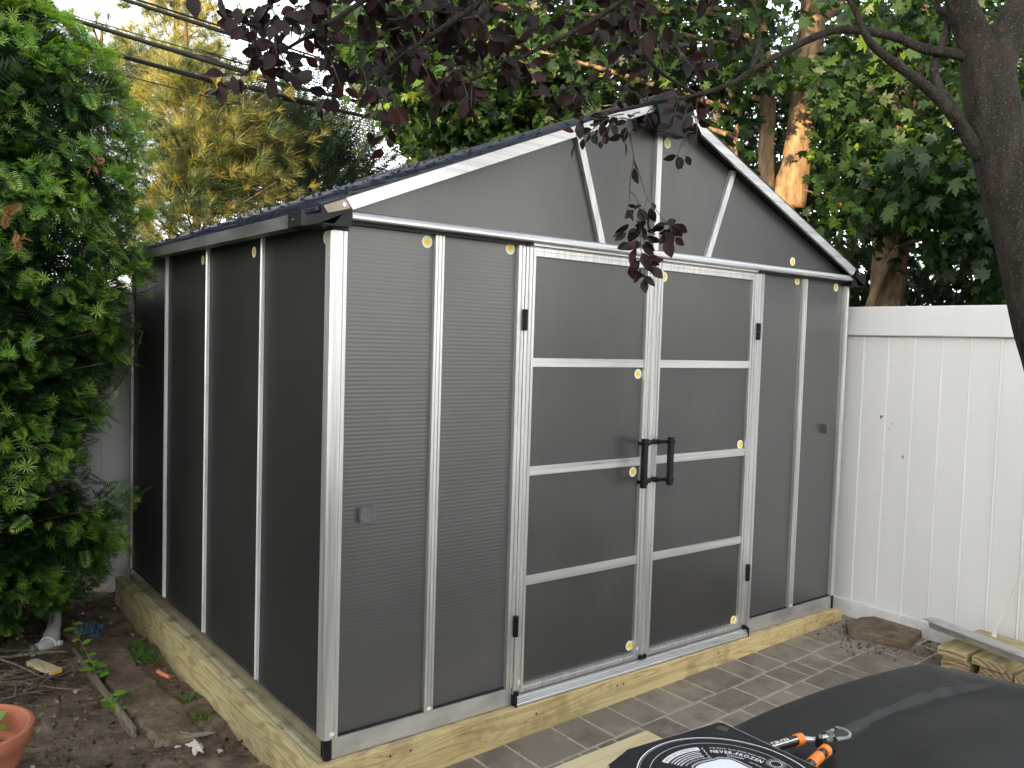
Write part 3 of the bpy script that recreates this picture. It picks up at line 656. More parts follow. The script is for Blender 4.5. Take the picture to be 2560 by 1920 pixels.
# ================================================================= BLACK TUB, BOX, LOPPERS
b = NB('scuffed_black_plastic'); n1 = b.noise(b.map(), 5, 6, .65); n2 = b.noise(b.map(), 140, 2)
c = b.ramp(n1, [(.3, (.010, .010, .010)), (.7, (.020, .020, .0195))]); c = b.mix(b.ramp(n2, [(.72, (0, 0, 0)), (.76, (.6,)*3)]), c, (.22, .20, .17))
b.set(col=c, rough=b.ramp(n1, [(.3, (.36,)*3), (.7, (.5,)*3)]), spec=.28); b.bump(b.noise(b.map(), 220, 3), .15, .001); M_tub = b.m
tx0, tx1, ty0, ty1, TZ = -.52, .80, -2.75, -1.72, .872
crease = [(-.1, -1.99), (.054, -1.976), (.202, -1.969), (.344, -1.978), (.44, -1.992), (.528, -2.026), (.56, -2.05)]
def crease_h(x, y):
    if x < -.1 or x > .56: return 0
    for (xa, ya), (xb, yb) in zip(crease[:-1], crease[1:]):
        if xa <= x <= xb:
            yc = ya+(yb-ya)*(x-xa)/(xb-xa); d_ = y-yc; fade = min(1, (x+.1)/.15, (.56-x)/.12); fade = max(fade, 0)
            s = max(0, min(1, (d_+.013)/.013)); s = s*s*(3-2*s); rim = .002*math.exp(-(d_/.004)**2)
            return fade*((s-1)*.010*max(0, min(1, 1-(-d_-.02)/.12)) if d_ < 0 else 0)+fade*rim
    return 0
nu, nv_ = 170, 130; V = []; F = []; cxm, cym = (tx0+tx1)/2, (ty0+ty1)/2; hx_, hy_ = (tx1-tx0)/2, (ty1-ty0)/2
for j in range(nv_+1):
    for i in range(nu+1):
        a = i/nu*2-1; c_ = j/nv_*2-1
        a2 = math.copysign(abs(a)**.85, a)*1.0; 
        x = a; y = c_
        # squircle map
        x, y = a*math.sqrt(1-c_*c_*.40), c_*math.sqrt(1-a*a*.26)
        wx, wy = cxm+x*hx_, cym+y*hy_
        rr_ = max(abs(a), abs(c_)); e = max(0, (rr_-.55)/.45)
        z = TZ-.010*(a*a+c_*c_)-.130*e**3.2+crease_h(wx, wy); V.append((wx, wy, z))
for j in range(nv_):
    for i in range(nu): q = j*(nu+1)+i; F.append((q, q+1, q+nu+2, q+nu+1))
ring = [i for i in range(nu+1)]+[(j*(nu+1)+nu) for j in range(1, nv_+1)]+[nv_*(nu+1)+i for i in range(nu-1, -1, -1)]+[j*(nu+1) for j in range(nv_-1, 0, -1)]
base = len(V); N_ = len(ring)
for lvl, (dz, sc2) in enumerate(((-.03, 1.008), (-.10, 1.01), (-.80, .93))):
    for k in ring: x, y, z = V[k]; V.append((cxm+(x-cxm)*sc2, cym+(y-cym)*sc2, (.72+dz) if lvl < 2 else -.13))
prev = ring
for lvl in range(3):
    cur = [base+lvl*N_+k for k in range(N_)]
    for k in range(N_): F.append((prev[k], prev[(k+1) % N_], cur[(k+1) % N_], cur[k]))
    prev = cur
m = MB(); m.add(V, F); tag(m.build('plastic_tub', M_tub, smooth=True), 'big upturned black plastic tub with a curved crease, carrying the box and loppers', 'tub')
# pizza box
BT = .902; bx = empty('pizza_box', (-.305, -2.015, .873)); tag(bx, 'black printed cardboard pizza box lying on the black tub', 'box')
b = NB('black_card'); n_ = b.noise(b.map(), 30, 4); b.set(col=b.ramp(n_, [(.3, (.006, .006, .007)), (.7, (.014, .013, .014))]), rough=.42, spec=.22); M_card = b.m
M_ink = plain('white_ink', (.66, .68, .72), .5, 0, .05); M_ink2 = plain('faint_grey_ink', (.045, .042, .042), .5)
M_cedge = plain('torn_card_edge', (.35, .33, .31), .9, 0, .4, 80)
outl = [(-.152, -1.880), (-.158, -1.874), (-.362, -1.853), (-.425, -1.872), (-.468, -1.93), (-.468, -2.175), (-.156, -2.175)]
m = MB(); m.prism(outl, 'z', .8735, BT-.0012); m.build('box_body', M_card, bx)
m = MB(); m.prism(outl, 'z', BT-.0012, BT-.0004); m.build('torn_edge', M_cedge, bx)
ins = [(-.1535+(-.305+.1535)*.004, -1.881), (-.1585, -1.8755), (-.362, -1.8545), (-.424, -1.8735), (-.4665, -1.931), (-.4665, -2.174), (-.1572, -2.174)]
m = MB(); m.prism(ins, 'z', BT-.0004, BT); lid = m.build('lid', M_card, bx)
RC = Vector((-.306, -2.012)); 
def arc(m, r0, r1, a0, a1, z=BT+.0003, n=40):
    V = []
    for i in range(n+1):
        a = R(a0+(a1-a0)*i/n)
        V += [(RC.x+r0*math.cos(a), RC.y+r0*math.sin(a), z), (RC.x+r1*math.cos(a), RC.y+r1*math.sin(a), z)]
    m.add(V, [(2*i, 2*i+1, 2*i+3, 2*i+2) for i in range(n)])
m = MB(); arc(m, .1370, .1390, -40, 170, n=90); arc(m, .1185, .1193, -40, 170, n=90); arc(m, .1345, .1349, 20, 150, n=60)
arc(m, .0960, .1060, 66, 113)                       # banner behind the dark lettering
rs = random.Random(9)
for r_ in (.0915, .0865, .0815, .0765): # illegible small print shown as broken strokes
    a = 111
    while a > 69:
        l = rs.uniform(.8, 3); arc(m, r_-.0012, r_+.0012, a-l, a, n=3); a -= l+.7
for k in range(7):
    a = 62.5+(.9 if k % 2 else -.9); a2 = 62.5-(.9 if k % 2 else -.9); r_ = .104-k*.0045
    q = lambda r, a: (RC.x+r*math.cos(R(a)), RC.y+r*math.sin(R(a)), BT+.0003)
    m.add([q(r_, a-.35), q(r_, a+.35), q(r_-.0045, a2+.35), q(r_-.0045, a2-.35)], [(0, 1, 2, 3)])
# central emblem plate, mountain outlined
em = [(125, .040), (104, .056), (96, .0575), (84, .058), (70, .0585), (58, .061), (50, .0665), (45, .0655), (38, .068), (30, .0655), (22, .0615), (8, .058), (-8, .054), (-30, .05)]
for off0, off1 in ((.0035, .0047), (.0058, .0064)):
    for (a0, r0), (a1, r1) in zip(em[:-1], em[1:]): m.add([q(r0+off0, a0), q(r0+off1, a0), q(r1+off1, a1), q(r1+off0, a1)], [(0, 1, 2, 3)])
m.add([q(r, a) for a, r in em]+[q(.05, -110)], [tuple(range(len(em)+1))])
SC = (RC.x+.104*math.cos(R(-6)), RC.y+.104*math.sin(R(-6)))
for k in range(26):
    a = 2*PI*k/26; r0, r1 = .011, .011+(.008 if k % 2 else .0055); w_ = .0005
    m.add([(SC[0]+r0*math.cos(a)-w_*math.sin(a), SC[1]+r0*math.sin(a)+w_*math.cos(a), BT+.0003), (SC[0]+r0*math.cos(a)+w_*math.sin(a), SC[1]+r0*math.sin(a)-w_*math.cos(a), BT+.0003), (SC[0]+r1*math.cos(a), SC[1]+r1*math.sin(a), BT+.0003)], [(0, 1, 2)])
for k in range(30):
    a, c_ = 2*PI*k/30, 2*PI*(k+1)/30
    m.add([(SC[0]+r*math.cos(t_), SC[1]+r*math.sin(t_), BT+.0003) for r, t_ in ((.0085, a), (.0098, a), (.0098, c_), (.0085, c_))], [(0, 1, 2, 3)])
m.build('printed_ring', M_ink, lid)
m = MB()
m.add([(-.169, -1.878-.004, BT+.0003), (-.160, -1.900, BT+.0003), (-.175, -1.907, BT+.0003), (-.184, -1.889, BT+.0003)], [(0, 1, 2, 3)]); m.build('printed_patch', M_ink2, lid)
def glyph(ch, size, bold=False):
    cu = bpy.data.curves.new('t', 'FONT'); cu.body = ch; cu.size = size; cu.align_x = 'CENTER'; cu.resolution_u = 3
    if bold: cu.offset = size*.02
    o = bpy.data.objects.new('t', cu); COL.objects.link(o); bpy.context.view_layer.update()
    me = bpy.data.meshes.new_from_object(o.evaluated_get(bpy.context.evaluated_depsgraph_get())); wd = max([v.co.x for v in me.vertices], default=0)-min([v.co.x for v in me.vertices], default=0)
    vs = [tuple(v.co) for v in me.vertices]; fs = [tuple(p.vertices) for p in me.polygons]
    bpy.data.objects.remove(o); bpy.data.curves.remove(cu); bpy.data.meshes.remove(me); return vs, fs, wd
def arctext(nm, txt, r, a0, a1, h, mat, z=BT+.0003, bold=False):
    m = MB(); ws = []; G_ = []
    for ch in txt:
        if ch == ' ': G_.append(None); ws.append(h*.5)
        else: g_ = glyph(ch, h*1.4, bold); G_.append(g_); ws.append(g_[2]+h*.14)
    tot = sum(ws); acc = 0
    for g_, w_ in zip(G_, ws):
        t_ = (acc+w_/2)/tot; acc += w_
        if g_ is None: continue
        a = R(a0+(a1-a0)*t_); rad = Vector((math.cos(a), math.sin(a))); tan = Vector((math.sin(a), -math.cos(a)))
        k = r*R(abs(a1-a0))/tot
        m.add([(RC.x+rad.x*(r+v[1])+tan.x*v[0]*k, RC.y+rad.y*(r+v[1])+tan.y*v[0]*k, z) for v in g_[0]], g_[1])
    return m.build(nm, mat, lid)
arctext('lettering', 'NEVER-FROZEN', .0865, 57, 3, .0095, M_ink, bold=True)
arctext('lettering', 'THIS PIZZA WAS MADE FROM FRESH', .1005, 56, 4, .0040, M_ink)
arctext('lettering', 'DOUGH', .0775, 40, 21, .0055, M_ink)
arctext('lettering', 'CRAFTED BY', .0735, 14, -4, .0036, M_ink)
arctext('lettering', 'HOW DO I HOLD IT?', .0985, 111, 69, .0050, M_card, BT+.0006)
arctext('lettering', 'HAND MADE IN THE USA', .0685, 107, 60, .0038, M_ink)
arctext('faint_lettering', '3 LAYERS', .1630, 45, 35, .0042, M_ink2)
arctext('faint_lettering', 'of REAL CHEESE', .1560, 49, 30, .0042, M_ink2)
arctext('faint_lettering', 'ALL THE WAY to THE EDGE', .1488, 57, 24, .0042, M_ink2)
# loppers
lp = empty('loppers', (-.05, -2.0, .88)); tag(lp, 'black handled garden loppers with orange collars and hooked steel blade on the tub', 'loppers')
M_org = plain('orange_plastic', (.80, .20, .02), .4, 0, .08); M_steel = plain('worn_steel', (.58, .58, .56), .36, .7, .25, 60); M_hblk = plain('gloss_black', (.01, .01, .011), .22)
hz_ = .889
def rod(nm, a, c_, r0, mat, par=lp, n=18, ex=1.0):
    m = MB(); m.tube([a, c_], r0, n); return m.build(nm, mat, par, smooth=True)
h1a, h1b = Vector((-.30, -1.949, hz_)), Vector((-.068, -1.979, hz_)); h2a, h2b = Vector((-.26, -2.065, hz_)), Vector((-.071, -2.028, hz_))
H1 = rod('handle', h1a, h1b, .0082, M_hblk); H2 = rod('handle', h2a, h2b, .0082, M_hblk)
d1_ = (h1b-h1a).normalized(); d2_ = (h2b-h2a).normalized()
rod('collar', h1b-d1_*.013, h1b+d1_*.002, .0102, M_org, H1); rod('collar', h2b-d2_*.010, h2b+d2_*.004, .0102, M_org, H2)
rod('grip', h2b-d2_*.062, h2b-d2_*.026, .0092, M_org, H2)
m = MB(); qs = [h1a+d1_*.1+Vector((.003, -.0062, .0062)), h1b-d1_*.016+Vector((.003, -.0062, .0062))]; m.tube(qs, .0011, 6); m.build('white_stripe', M_stW, H1)
# brand lettering along the upper handle
m = MB(); xo = 0; hgt = .0078; org = h1b-d1_*.072; up = Vector((0, -.35, .94)).cross(d1_).normalized(); up = Vector((-d1_.y, d1_.x, 0)); 
for ch in 'FISKARS':
    g_ = glyph(ch, hgt*1.35, True); mnx = min(v[0] for v in g_[0])
    V = []
    for v in g_[0]:
        s_ = xo+(v[0]-mnx)*.95; t_ = (v[1]-hgt/2); ang = t_/.0085
        V.append(org+d1_*s_+up*(math.sin(ang)*.0085)+Vector((0, 0, math.cos(ang)*.0085)))
    m.add(V, g_[1]); xo += g_[2]*.95+.0009
m.build('lettering', M_stW, H1)
piv = Vector((-.019, -2.003, .890))
m = MB(); m.tube([h1b, h1b.lerp(Vector((-.045, -1.998, .889)), .9)], [.006, .004], 10); m.tube([Vector((-.050, -1.992, .888)), piv], .0045, 8); m.build('linkage', M_steel, lp, smooth=True)
m = MB(); m.tube([Vector((-.049, -2.002, .880)), Vector((-.049, -2.002, .897))], .0062, 14); m.build('gear_knob', M_hblk, lp, smooth=True)
m = MB(); m.tube([Vector((-.046, -2.003, .896)), Vector((-.046, -2.003, .900))], .0036, 10); m.build('bolt', M_screw, lp)
m = MB(); m.prism([(-.066, -2.024), (-.056, -2.038), (-.020, -2.020), (-.008, -2.006), (-.012, -1.992), (-.026, -1.990), (-.034, -2.003)], 'z', .884, .891); m.build('blade_head', M_hblk, lp, bevel=.001)
m = MB(); m.tube([piv+Vector((0, 0, .001)), piv+Vector((0, 0, .008))], .0066, 6); m.build('bolt', M_screw, lp)
# hooked anvil blade
hc = Vector((.011, -2.000)); pts_o, pts_i = [], []
for k in range(15):
    a = R(235+(k/14)*165); w_ = .0056*(1-k/14*.75); pts_o.append((hc.x+.024*math.cos(a), hc.y+.023*math.sin(a))); pts_i.append((hc.x+(.024-w_)*math.cos(a), hc.y+(.023-w_)*math.sin(a)))
m = MB(); m.prism([(-.02, -2.014)]+pts_o+pts_i[::-1]+[(-.018, -2.006)], 'z', .886, .889); m.build('hook_blade', M_steel, lp)
m = MB(); m.prism([(-.016, -2.005), (-.004, -1.992), (.010, -1.990), (.012, -1.994), (-.004, -2.000), (-.013, -2.010)], 'z', .8895, .8915); m.build('cutting_blade', M_steel, lp)
# ================================================================= LEFT GROUND THINGS
M_terra = plain('terracotta', (.40, .145, .085), .8, 0, .15, 8, .25, .2)
pc = (-1.048, .745, -.17); pt = empty('flower_pot', pc); tag(pt, 'round terracotta pot with a thick rim at the left edge', 'pot')
m = MB(); m.lathe([(.145, 0), (.165, .17), (.196, .19), (.199, .197), (.199, .204), (.205, .207), (.212, .213), (.222, .262), (.220, .272), (.208, .276), (.196, .268), (.188, .225), (.186, .19), (.18, .14)], pc, 72); m.build('pot_wall', M_terra, pt, smooth=True)
m = MB(); n = 48; m.add([(pc[0]+.182*math.cos(2*PI*i/n), pc[1]+.182*math.sin(2*PI*i/n), pc[2]+.16) for i in range(n)], [tuple(range(n))]); m.build('potting_soil', M_soil, pt)
m = MB(); m.tube([(-1.02, .84, 0), (-.93, .72, .03), (-.885, .67, .05)], .004, 6); m.build('stick', M_deadtwig, pt)
ps = np.array([[-.955, .86, .055], [-.95, .80, .06], [-.965, .88, .10], [-1.0, .80, .09]]); dr = np.array([[.5, -.2, .5], [.4, -.6, .2], [.1, .5, .5], [-.5, .2, .4]])
scatter('seedling_leaf', *PT, ps, frames(dr, np.array([[.2, -.6, 1.]]*4)), [.07, .06, .05, .07], [.9, .7, .8, .6], M_weed, pt)
# buried slab and its edging
M_slab = plain('muddy_slab', (.215, .160, .108), .9, 0, .35, 9, .15, .8, 30)
m = MB(); V = []; F = []; nx, ny = 26, 130; r5 = random.Random(8)
for j in range(ny+1):
    t_ = j/ny; yy = .80+1.36*t_; xl = -.392-.012*t_+.010*math.sin(9*t_+1)+.006*math.sin(31*t_); xr = -.168-.035*t_+.010*math.sin(7*t_)+.007*math.sin(23*t_+2)
    for i in range(nx+1):
        q_ = i/nx*2-1; e_ = max(0, (abs(q_)-.82)/.18); e2 = max(0, (abs(2*t_-1)-.965)/.035); x_ = xl+(xr-xl)*i/nx
        V.append((x_, yy-.05*(i/nx)*(1-t_)+.012*math.sin(13*i/nx+2), -.152+.004*math.sin(17*x_+9*yy)+.003*math.sin(41*yy-20*x_)+r5.uniform(-.0015, .0015)-.045*max(e_**2.2, e2**2)))
for j in range(ny):
    for i in range(nx): q_ = j*(nx+1)+i; F.append((q_, q_+1, q_+nx+2, q_+nx+1))
m.add(V, F)
b = NB('dusty_slab'); n1 = b.noise(b.map(), 4, 6, .65); n2 = b.noise(b.map(), 38, 5, .7)
c = b.ramp(n2, [(.35, (.13, .095, .065)), (.65, (.26, .20, .14))]); c = b.mix(b.ramp(n1, [(.42, (0, 0, 0)), (.60, (.75,)*3)]), c, (.085, .060, .043))
b.set(col=c, rough=.92, spec=.12); b.bump(n2, .8, .008); M_slab = b.m
tag(m.build('path_slab', M_slab, smooth='all'), 'long mud covered slab sunk in the soil left of the timber base', 'slab')
m = MB(); m.add([(-.452, 2.1, -.21), (-.438, 2.1, -.21), (-.412, .95, -.21), (-.428, .95, -.21), (-.452, 2.1, -.135), (-.438, 2.1, -.135), (-.412, .95, -.135), (-.428, .95, -.135)], [(0, 1, 2, 3), (4, 5, 6, 7), (0, 1, 5, 4), (1, 2, 6, 5), (2, 3, 7, 6), (3, 0, 4, 7)])
tag(m.build('edging_board', wood('grey_weathered', 1, [(.12, .10, .08), (.22, .19, .15), (.16, .14, .11)], 8, 9), bevel=.002), 'thin weathered board on edge along the muddy slab', 'edging')
# white pipe
M_pvc = plain('white_pvc', (.68, .67, .64), .35, 0, .08, 9)
pp = empty('drain_pipe', (-.55, 2.2, -.15)); tag(pp, 'white plastic drain pipe with an elbow emerging under the hedge', 'pipe')
m = MB(); pts = catmull([(-.58, 3.45, -.02), (-.515, 3.25, .03), (-.455, 3.0, .03), (-.440, 2.78, -.03), (-.450, 2.60, -.085), (-.475, 2.46, -.12), (-.515, 2.32, -.135)], 6); m.tube(pts, .034, 20); m.build('pipe', M_pvc, pp, smooth=True)
m = MB(); m.tube([(-.505, 2.35, -.133), (-.52, 2.29, -.137), (-.545, 2.235, -.142)], .043, 24); m.build('collar', M_pvc, pp, smooth=True)
m = MB(); m.tube([(-.53, 2.26, -.14), (-.565, 2.205, -.142), (-.61, 2.165, -.142)], [.036, .035, .033], 24, cap=False); m.tube([(-.60, 2.172, -.142), (-.617, 2.160, -.142)], [.036, .036], 24, cap=False); m.tube([(-.60, 2.172, -.142), (-.616, 2.161, -.142)], [.029, .029], 24, cap=False)
m.build('elbow_end', M_pvc, pp, smooth=True)
m = MB(); m.tube([(-.53, 2.26, -.145), (-.57, 2.205, -.145)], .030, 18); m.build('pipe_bore', M_gap, pp)
m = MB(); m.tube([(-.500, 2.255, -.15), (-.478, 2.235, -.15)], .017, 12); m.build('cleat', M_pvc, pp, smooth=True)
# rusty stake beside it, blue bag, cut stub
m = MB(); m.tube([(-.455, 2.55, -.17), (-.405, 2.24, -.145)], .022, 10); tag(m.build('wood_stake', bark('brown_stake', (.08, .05, .03), (.19, .12, .08), 3), smooth=True), 'short round brown stake beside the white pipe', 'stake')
b = NB('blue_film'); n_ = b.noise(b.map(), 40, 4); b.set(col=b.ramp(n_, [(.35, (.025, .05, .075)), (.66, (.09, .14, .18))]), rough=.22); M_blue = b.m
V = []; F = []; nx, ny = 26, 22; rr2 = random.Random(3)
for j in range(ny+1):
    for i in range(nx+1):
        a, c_ = i/nx*2-1, j/ny*2-1; r_ = min(1, math.hypot(a, c_)/1.15); h_ = max(0, 1-r_**2)
        V.append((-.315+a*.085*(1+.2*math.sin(3*c_+a)), 2.42+c_*.14*(1+.2*math.sin(4*a)), -.172+h_*(.035+.012*math.sin(9*a+5*c_)+.010*math.sin(13*c_-7*a)+rr2.uniform(-.006, .006))))
for j in range(ny):
    for i in range(nx): q_ = j*(nx+1)+i; F.append((q_, q_+1, q_+nx+2, q_+nx+1))
m = MB(); m.add(V, F); tag(m.build('plastic_bag', M_blue), 'crumpled dark blue plastic bag on the soil under the hedge', 'bag')
m = MB(); A = Vector((-.665, 1.93, -.125)); Bq = Vector((-.585, 1.735, -.128)); dd = (Bq-A).normalized(); ss = Vector((-dd.y, dd.x, 0))*.028
m.add([A-ss, A+ss, Bq+ss, Bq-ss]+[q_+Vector((0, 0, .022)) for q_ in (A-ss, A+ss, Bq+ss, Bq-ss)], [(0, 1, 2, 3), (4, 5, 6, 7), (0, 1, 5, 4), (1, 2, 6, 5), (2, 3, 7, 6), (3, 0, 4, 7)])
st_ = m.build('wood_stub', wood('stub_wood', 1, [(.38, .31, .18), (.55, .48, .30), (.5, .42, .25)], 5, 8), bevel=.002); tag(st_, 'small cut stick with a yellow painted end on the twigs', 'offcut')
m = MB(); e0 = Bq+dd*.0012
for zz in (0.002, .0125): m.add([e0-ss*.9+Vector((0, 0, zz)), e0+ss*.9+Vector((0, 0, zz)), e0+ss*.9+Vector((0, 0, zz+.0075)), e0-ss*.9+Vector((0, 0, zz+.0075))], [(0, 1, 2, 3)])
m.build('painted_end', plain('yellow_paint', (.85, .45, .05), .5), st_)
# twigs of the brush heap
rs = random.Random(21); made = 0
sticks = [((-.98, 2.30, -.10), (-.60, 1.98, -.095), .012), ((-.95, 2.06, -.09), (-.50, 1.95, -.10), .009), ((-.95, 1.88, -.13), (-.52, 1.50, -.14), .006), ((-.93, 1.70, -.14), (-.50, 1.58, -.13), .007), ((-.85, 2.0, -.05), (-.62, 1.66, -.13), .006), ((-.72, 1.98, -.12), (-.78, 1.60, -.14), .007)]
for k in range(26):
    x = rs.uniform(-.95, -.50); y = rs.uniform(1.55, 2.15); a = rs.uniform(-.9, .9)+(PI if rs.random() < .5 else 0); l = rs.uniform(.10, .26)
    sticks.append(((x-l*math.cos(a), y-l*math.sin(a)*.6, rs.uniform(-.15, -.11)), (x+l*math.cos(a)*.8, y+l*math.sin(a)*.6, rs.uniform(-.155, -.10)), rs.uniform(.003, .0065)))
for k, (a, c_, r_) in enumerate(sticks):
    a, c_ = Vector(a), Vector(c_); mid = [a.lerp(c_, t_)+Vector((rs.uniform(-.012, .012), rs.uniform(-.012, .012), rs.uniform(-.006, .01))) for t_ in (.25, .5, .75)]
    m = MB(); m.tube(catmull([a]+mid+[c_], 3), [r_*(1-.5*i/12) for i in range(13)], 6)
    q_ = mid[1]; e_ = q_+Vector((rs.uniform(-.1, .1), rs.uniform(-.1, .1), .01)); m.tube([q_, q_.lerp(e_, .5)+Vector((.005, 0, .004)), e_], [r_*.6, r_*.45, r_*.25], 5)
    o = m.build('fallen_twig', M_deadtwig if k % 3 else M_twig, smooth='all'); tag(o, 'thin dry twig lying in the brush heap under the hedge', 'twig', 'dry twigs heaped on the soil')
# small litter
def crumple(nm, c, sx, sy, sz, mat, seed):
    r = random.Random(seed); V = []; F = []; n = 12
    for j in range(n+1):
        for i in range(n+1):
            a, c2 = i/n*2-1, j/n*2-1; k = 1+.25*math.sin(5*math.atan2(c2, a)+seed)
            V.append((c[0]+a*sx*k, c[1]+c2*sy*k, c[2]+max(0, 1-(a*a+c2*c2)/1.6)*sz*(1+r.uniform(-.4, .4))))
    for j in range(n):
        for i in range(n): q_ = j*(n+1)+i; F.append((q_, q_+1, q_+n+2, q_+n+1))
    m = MB(); m.add(V, F); return m.build(nm, mat)
M_paper = plain('dirty_paper', (.60, .54, .47), .8, 0, .12, 30)
tag(crumple('paper_scrap', (-.245, .685, -.165), .022, .055, .022, M_paper, 2), 'crumpled off-white paper scrap near the front end of the timber base', 'scrap')
tag(crumple('paper_scrap', (-.305, .735, -.168), .014, .018, .008, M_paper, 5), 'tiny white paper bit left of the larger crumpled scrap', 'scrap')
tag(crumple('paper_scrap', (-.17, .615, -.168), .010, .016, .008, plain('tan_bit', (.5, .42, .28), .8), 8), 'small tan chip right of the crumpled scrap by the timber', 'scrap')
m = MB(); m.prism([(-.275, .83), (-.26, .79), (-.20, .755), (-.145, .755), (-.17, .78), (-.23, .80), (-.262, .845)], 'z', -.155, -.150); tag(m.build('plastic_strip', plain('dull_film', (.27, .24, .2), .35)), 'dull grey curled plastic strip at the end of the muddy slab', 'strip')
m = MB(); m.tube([(-.158, 1.575, -.155), (-.147, 1.52, -.155), (-.132, 1.47, -.155)], .010, 8); tag(m.build('plastic_peg', plain('red_orange', (.72, .20, .10), .5), smooth=True), 'small orange red peg on the soil beside the timber base', 'peg')
# leaf litter, soil crumbs
def chip_t(): return [(-.5, 0, 0), (0, -.35, .1), (.5, 0, .02), (.1, .4, .12)], [(0, 1, 2, 3)]
n = 2600; x = rng.uniform(-1.6, -.075, n); y = rng.uniform(-.35, 3.1, n)
keep = ~((x > -.42) & (x < -.16) & (y > .8) & (y < 2.2)) | (rng.random(n) < .3); x, y = x[keep], y[keep]; n = len(x)
pos = np.stack([x, y, np.full(n, -.160)+rng.uniform(-.006, .010, n)], 1)
M_lit = leafmat('leaf_litter', [(0, (.03, .02, .014)), (.5, (.10, .065, .04)), (.9, (.22, .15, .09)), (1, (.5, .44, .34))], .1, 1.)
tag(scatter('leaf_litter', *chip_t(), pos, frames(rnd(n), np.array([[0, 0, 1.]])+rnd(n, .35)), rng.uniform(.006, .035, n), rng.random(n), M_lit), 'dry leaf fragments and crumbs strewn over the soil', 'leaf litter', kind='stuff')
n = 420; a_ = rng.uniform(0, 2*PI, n); r_ = rng.uniform(.75, 1.25, n)
x = 3.31+r_*.27*np.cos(a_)+rng.normal(0, .04, n); y = -.34+r_*.25*np.sin(a_)+rng.normal(0, .04, n); k_ = (x < 3.44) & (y < -.05); x, y = x[k_], y[k_]; n = len(x)
pos = np.stack([x, y, -.160+.026*x+.004], 1)
tag(scatter('soil_crumbs', *chip_t(), pos, frames(rnd(n), np.array([[0, 0, 1.]])+rnd(n, .35)), rng.uniform(.005, .022, n), rng.uniform(0, .7, n), M_lit), 'dark soil crumbs and bits around the loose block by the fence', 'soil crumbs', kind='stuff')
n = 500; x = rng.uniform(.3, 3.35, n); y = rng.uniform(-2.2, -.06, n); sel = rng.random(n) < np.exp(y*1.2+.1); x, y = x[sel], y[sel]; n = len(x); pos = np.stack([x, y, -.160+.026*x+.003], 1)
tag(scatter('paving_grit', *chip_t(), pos, frames(rnd(n), np.array([[0, 0, 1.]])+rnd(n, .3)), rng.uniform(.003, .010, n), rng.uniform(0, 1, n), M_lit), 'small grit and leaf crumbs lying on the pavers', 'grit', kind='stuff')
# grass tufts and weeds
def tuft(nm, c, n, h, sp, label, cat):
    V = []; F = []; 
    T = ([(-.04, 0, 0), (.04, 0, 0), (.025, .6, .06), (0, 1, .25)], [(0, 1, 2, 3)])
    cl_ = lambda g: max(-1.6, min(1.6, g)); ps = np.array([[c[0]+cl_(random.gauss(0, 1))*sp, c[1]+cl_(random.gauss(0, 1))*sp*1.3, c[2]] for _ in range(n)]); dr = rnd(n, .55)+np.array([0, 0, 1.])
    return tag(scatter(nm, T[0], T[1], ps, frames(dr, rnd(n)), rng.uniform(.5, 1, n)*h, rng.uniform(.0, .5, n), M_weed), label, cat)
tuft('grass_tuft', (-.165, 1.80, -.165), 260, .06, .035, 'leafy green grass tuft against the middle of the timber base', 'grass tuft')
tuft('grass_tuft', (-.16, 1.97, -.165), 120, .055, .025, 'smaller grass tuft behind the leafy one by the timber base', 'grass tuft')
tuft('grass_tuft', (-.135, 1.17, -.165), 70, .045, .022, 'thin grass tuft beside the slab nearer the camera', 'grass tuft')
tuft('grass_tuft', (-.150, .95, -.165), 80, .045, .026, 'sparse grass tuft at the front end of the slab', 'grass tuft')
tuft('grass_tuft', (-.365, 1.34, -.15), 50, .04, .016, 'tiny grass tuft growing on the left edge of the slab', 'grass tuft')
def weed(c, hgt, n, seed, label, lean=(0, 0), ls=.05):
    r = random.Random(seed); o = empty('weed', c); tag(o, label, 'weed'); base = Vector(c)
    P_ = [base+Vector((lean[0]*t_*t_+.01*math.sin(5*t_+seed), lean[1]*t_, hgt*t_)) for t_ in (0, .25, .5, .75, 1)]; cm = catmull(P_, 3)
    m = MB(); m.tube(cm, [.0028*(1-.6*i/len(cm)) for i in range(len(cm))], 5); m.build('stem', plain('weed_stem', (.14, .16, .05), .6), o, smooth='all')
    ps = []; dr = []
    for k in range(n):
        q_ = cm[int((.15+.85*k/n)*(len(cm)-1))]; a = k*2.4+r.uniform(-.4, .4); ps.append(tuple(q_)); dr.append((math.cos(a), math.sin(a), r.uniform(-.1, .5)))
    scatter('leaf', *PT, ps, frames(np.array(dr), np.array([[0, -.3, 1.]]*n)), rng.uniform(.7, 1.2, n)*ls, rng.uniform(.4, 1, n), M_weed, o)
weed((-.43, 1.60, -.165), .20, 14, 1, 'tall leafy weed climbing over the edging board', (-.03, .45), .05)
weed((-.425, 1.66, -.165), .10, 8, 2, 'short broad leaved weed at the foot of the tall one', (.0, .02), .06)
weed((-.43, 1.22, -.165), .07, 6, 3, 'low bright weed with three leaves by the edging board', (-.02, .07), .055)
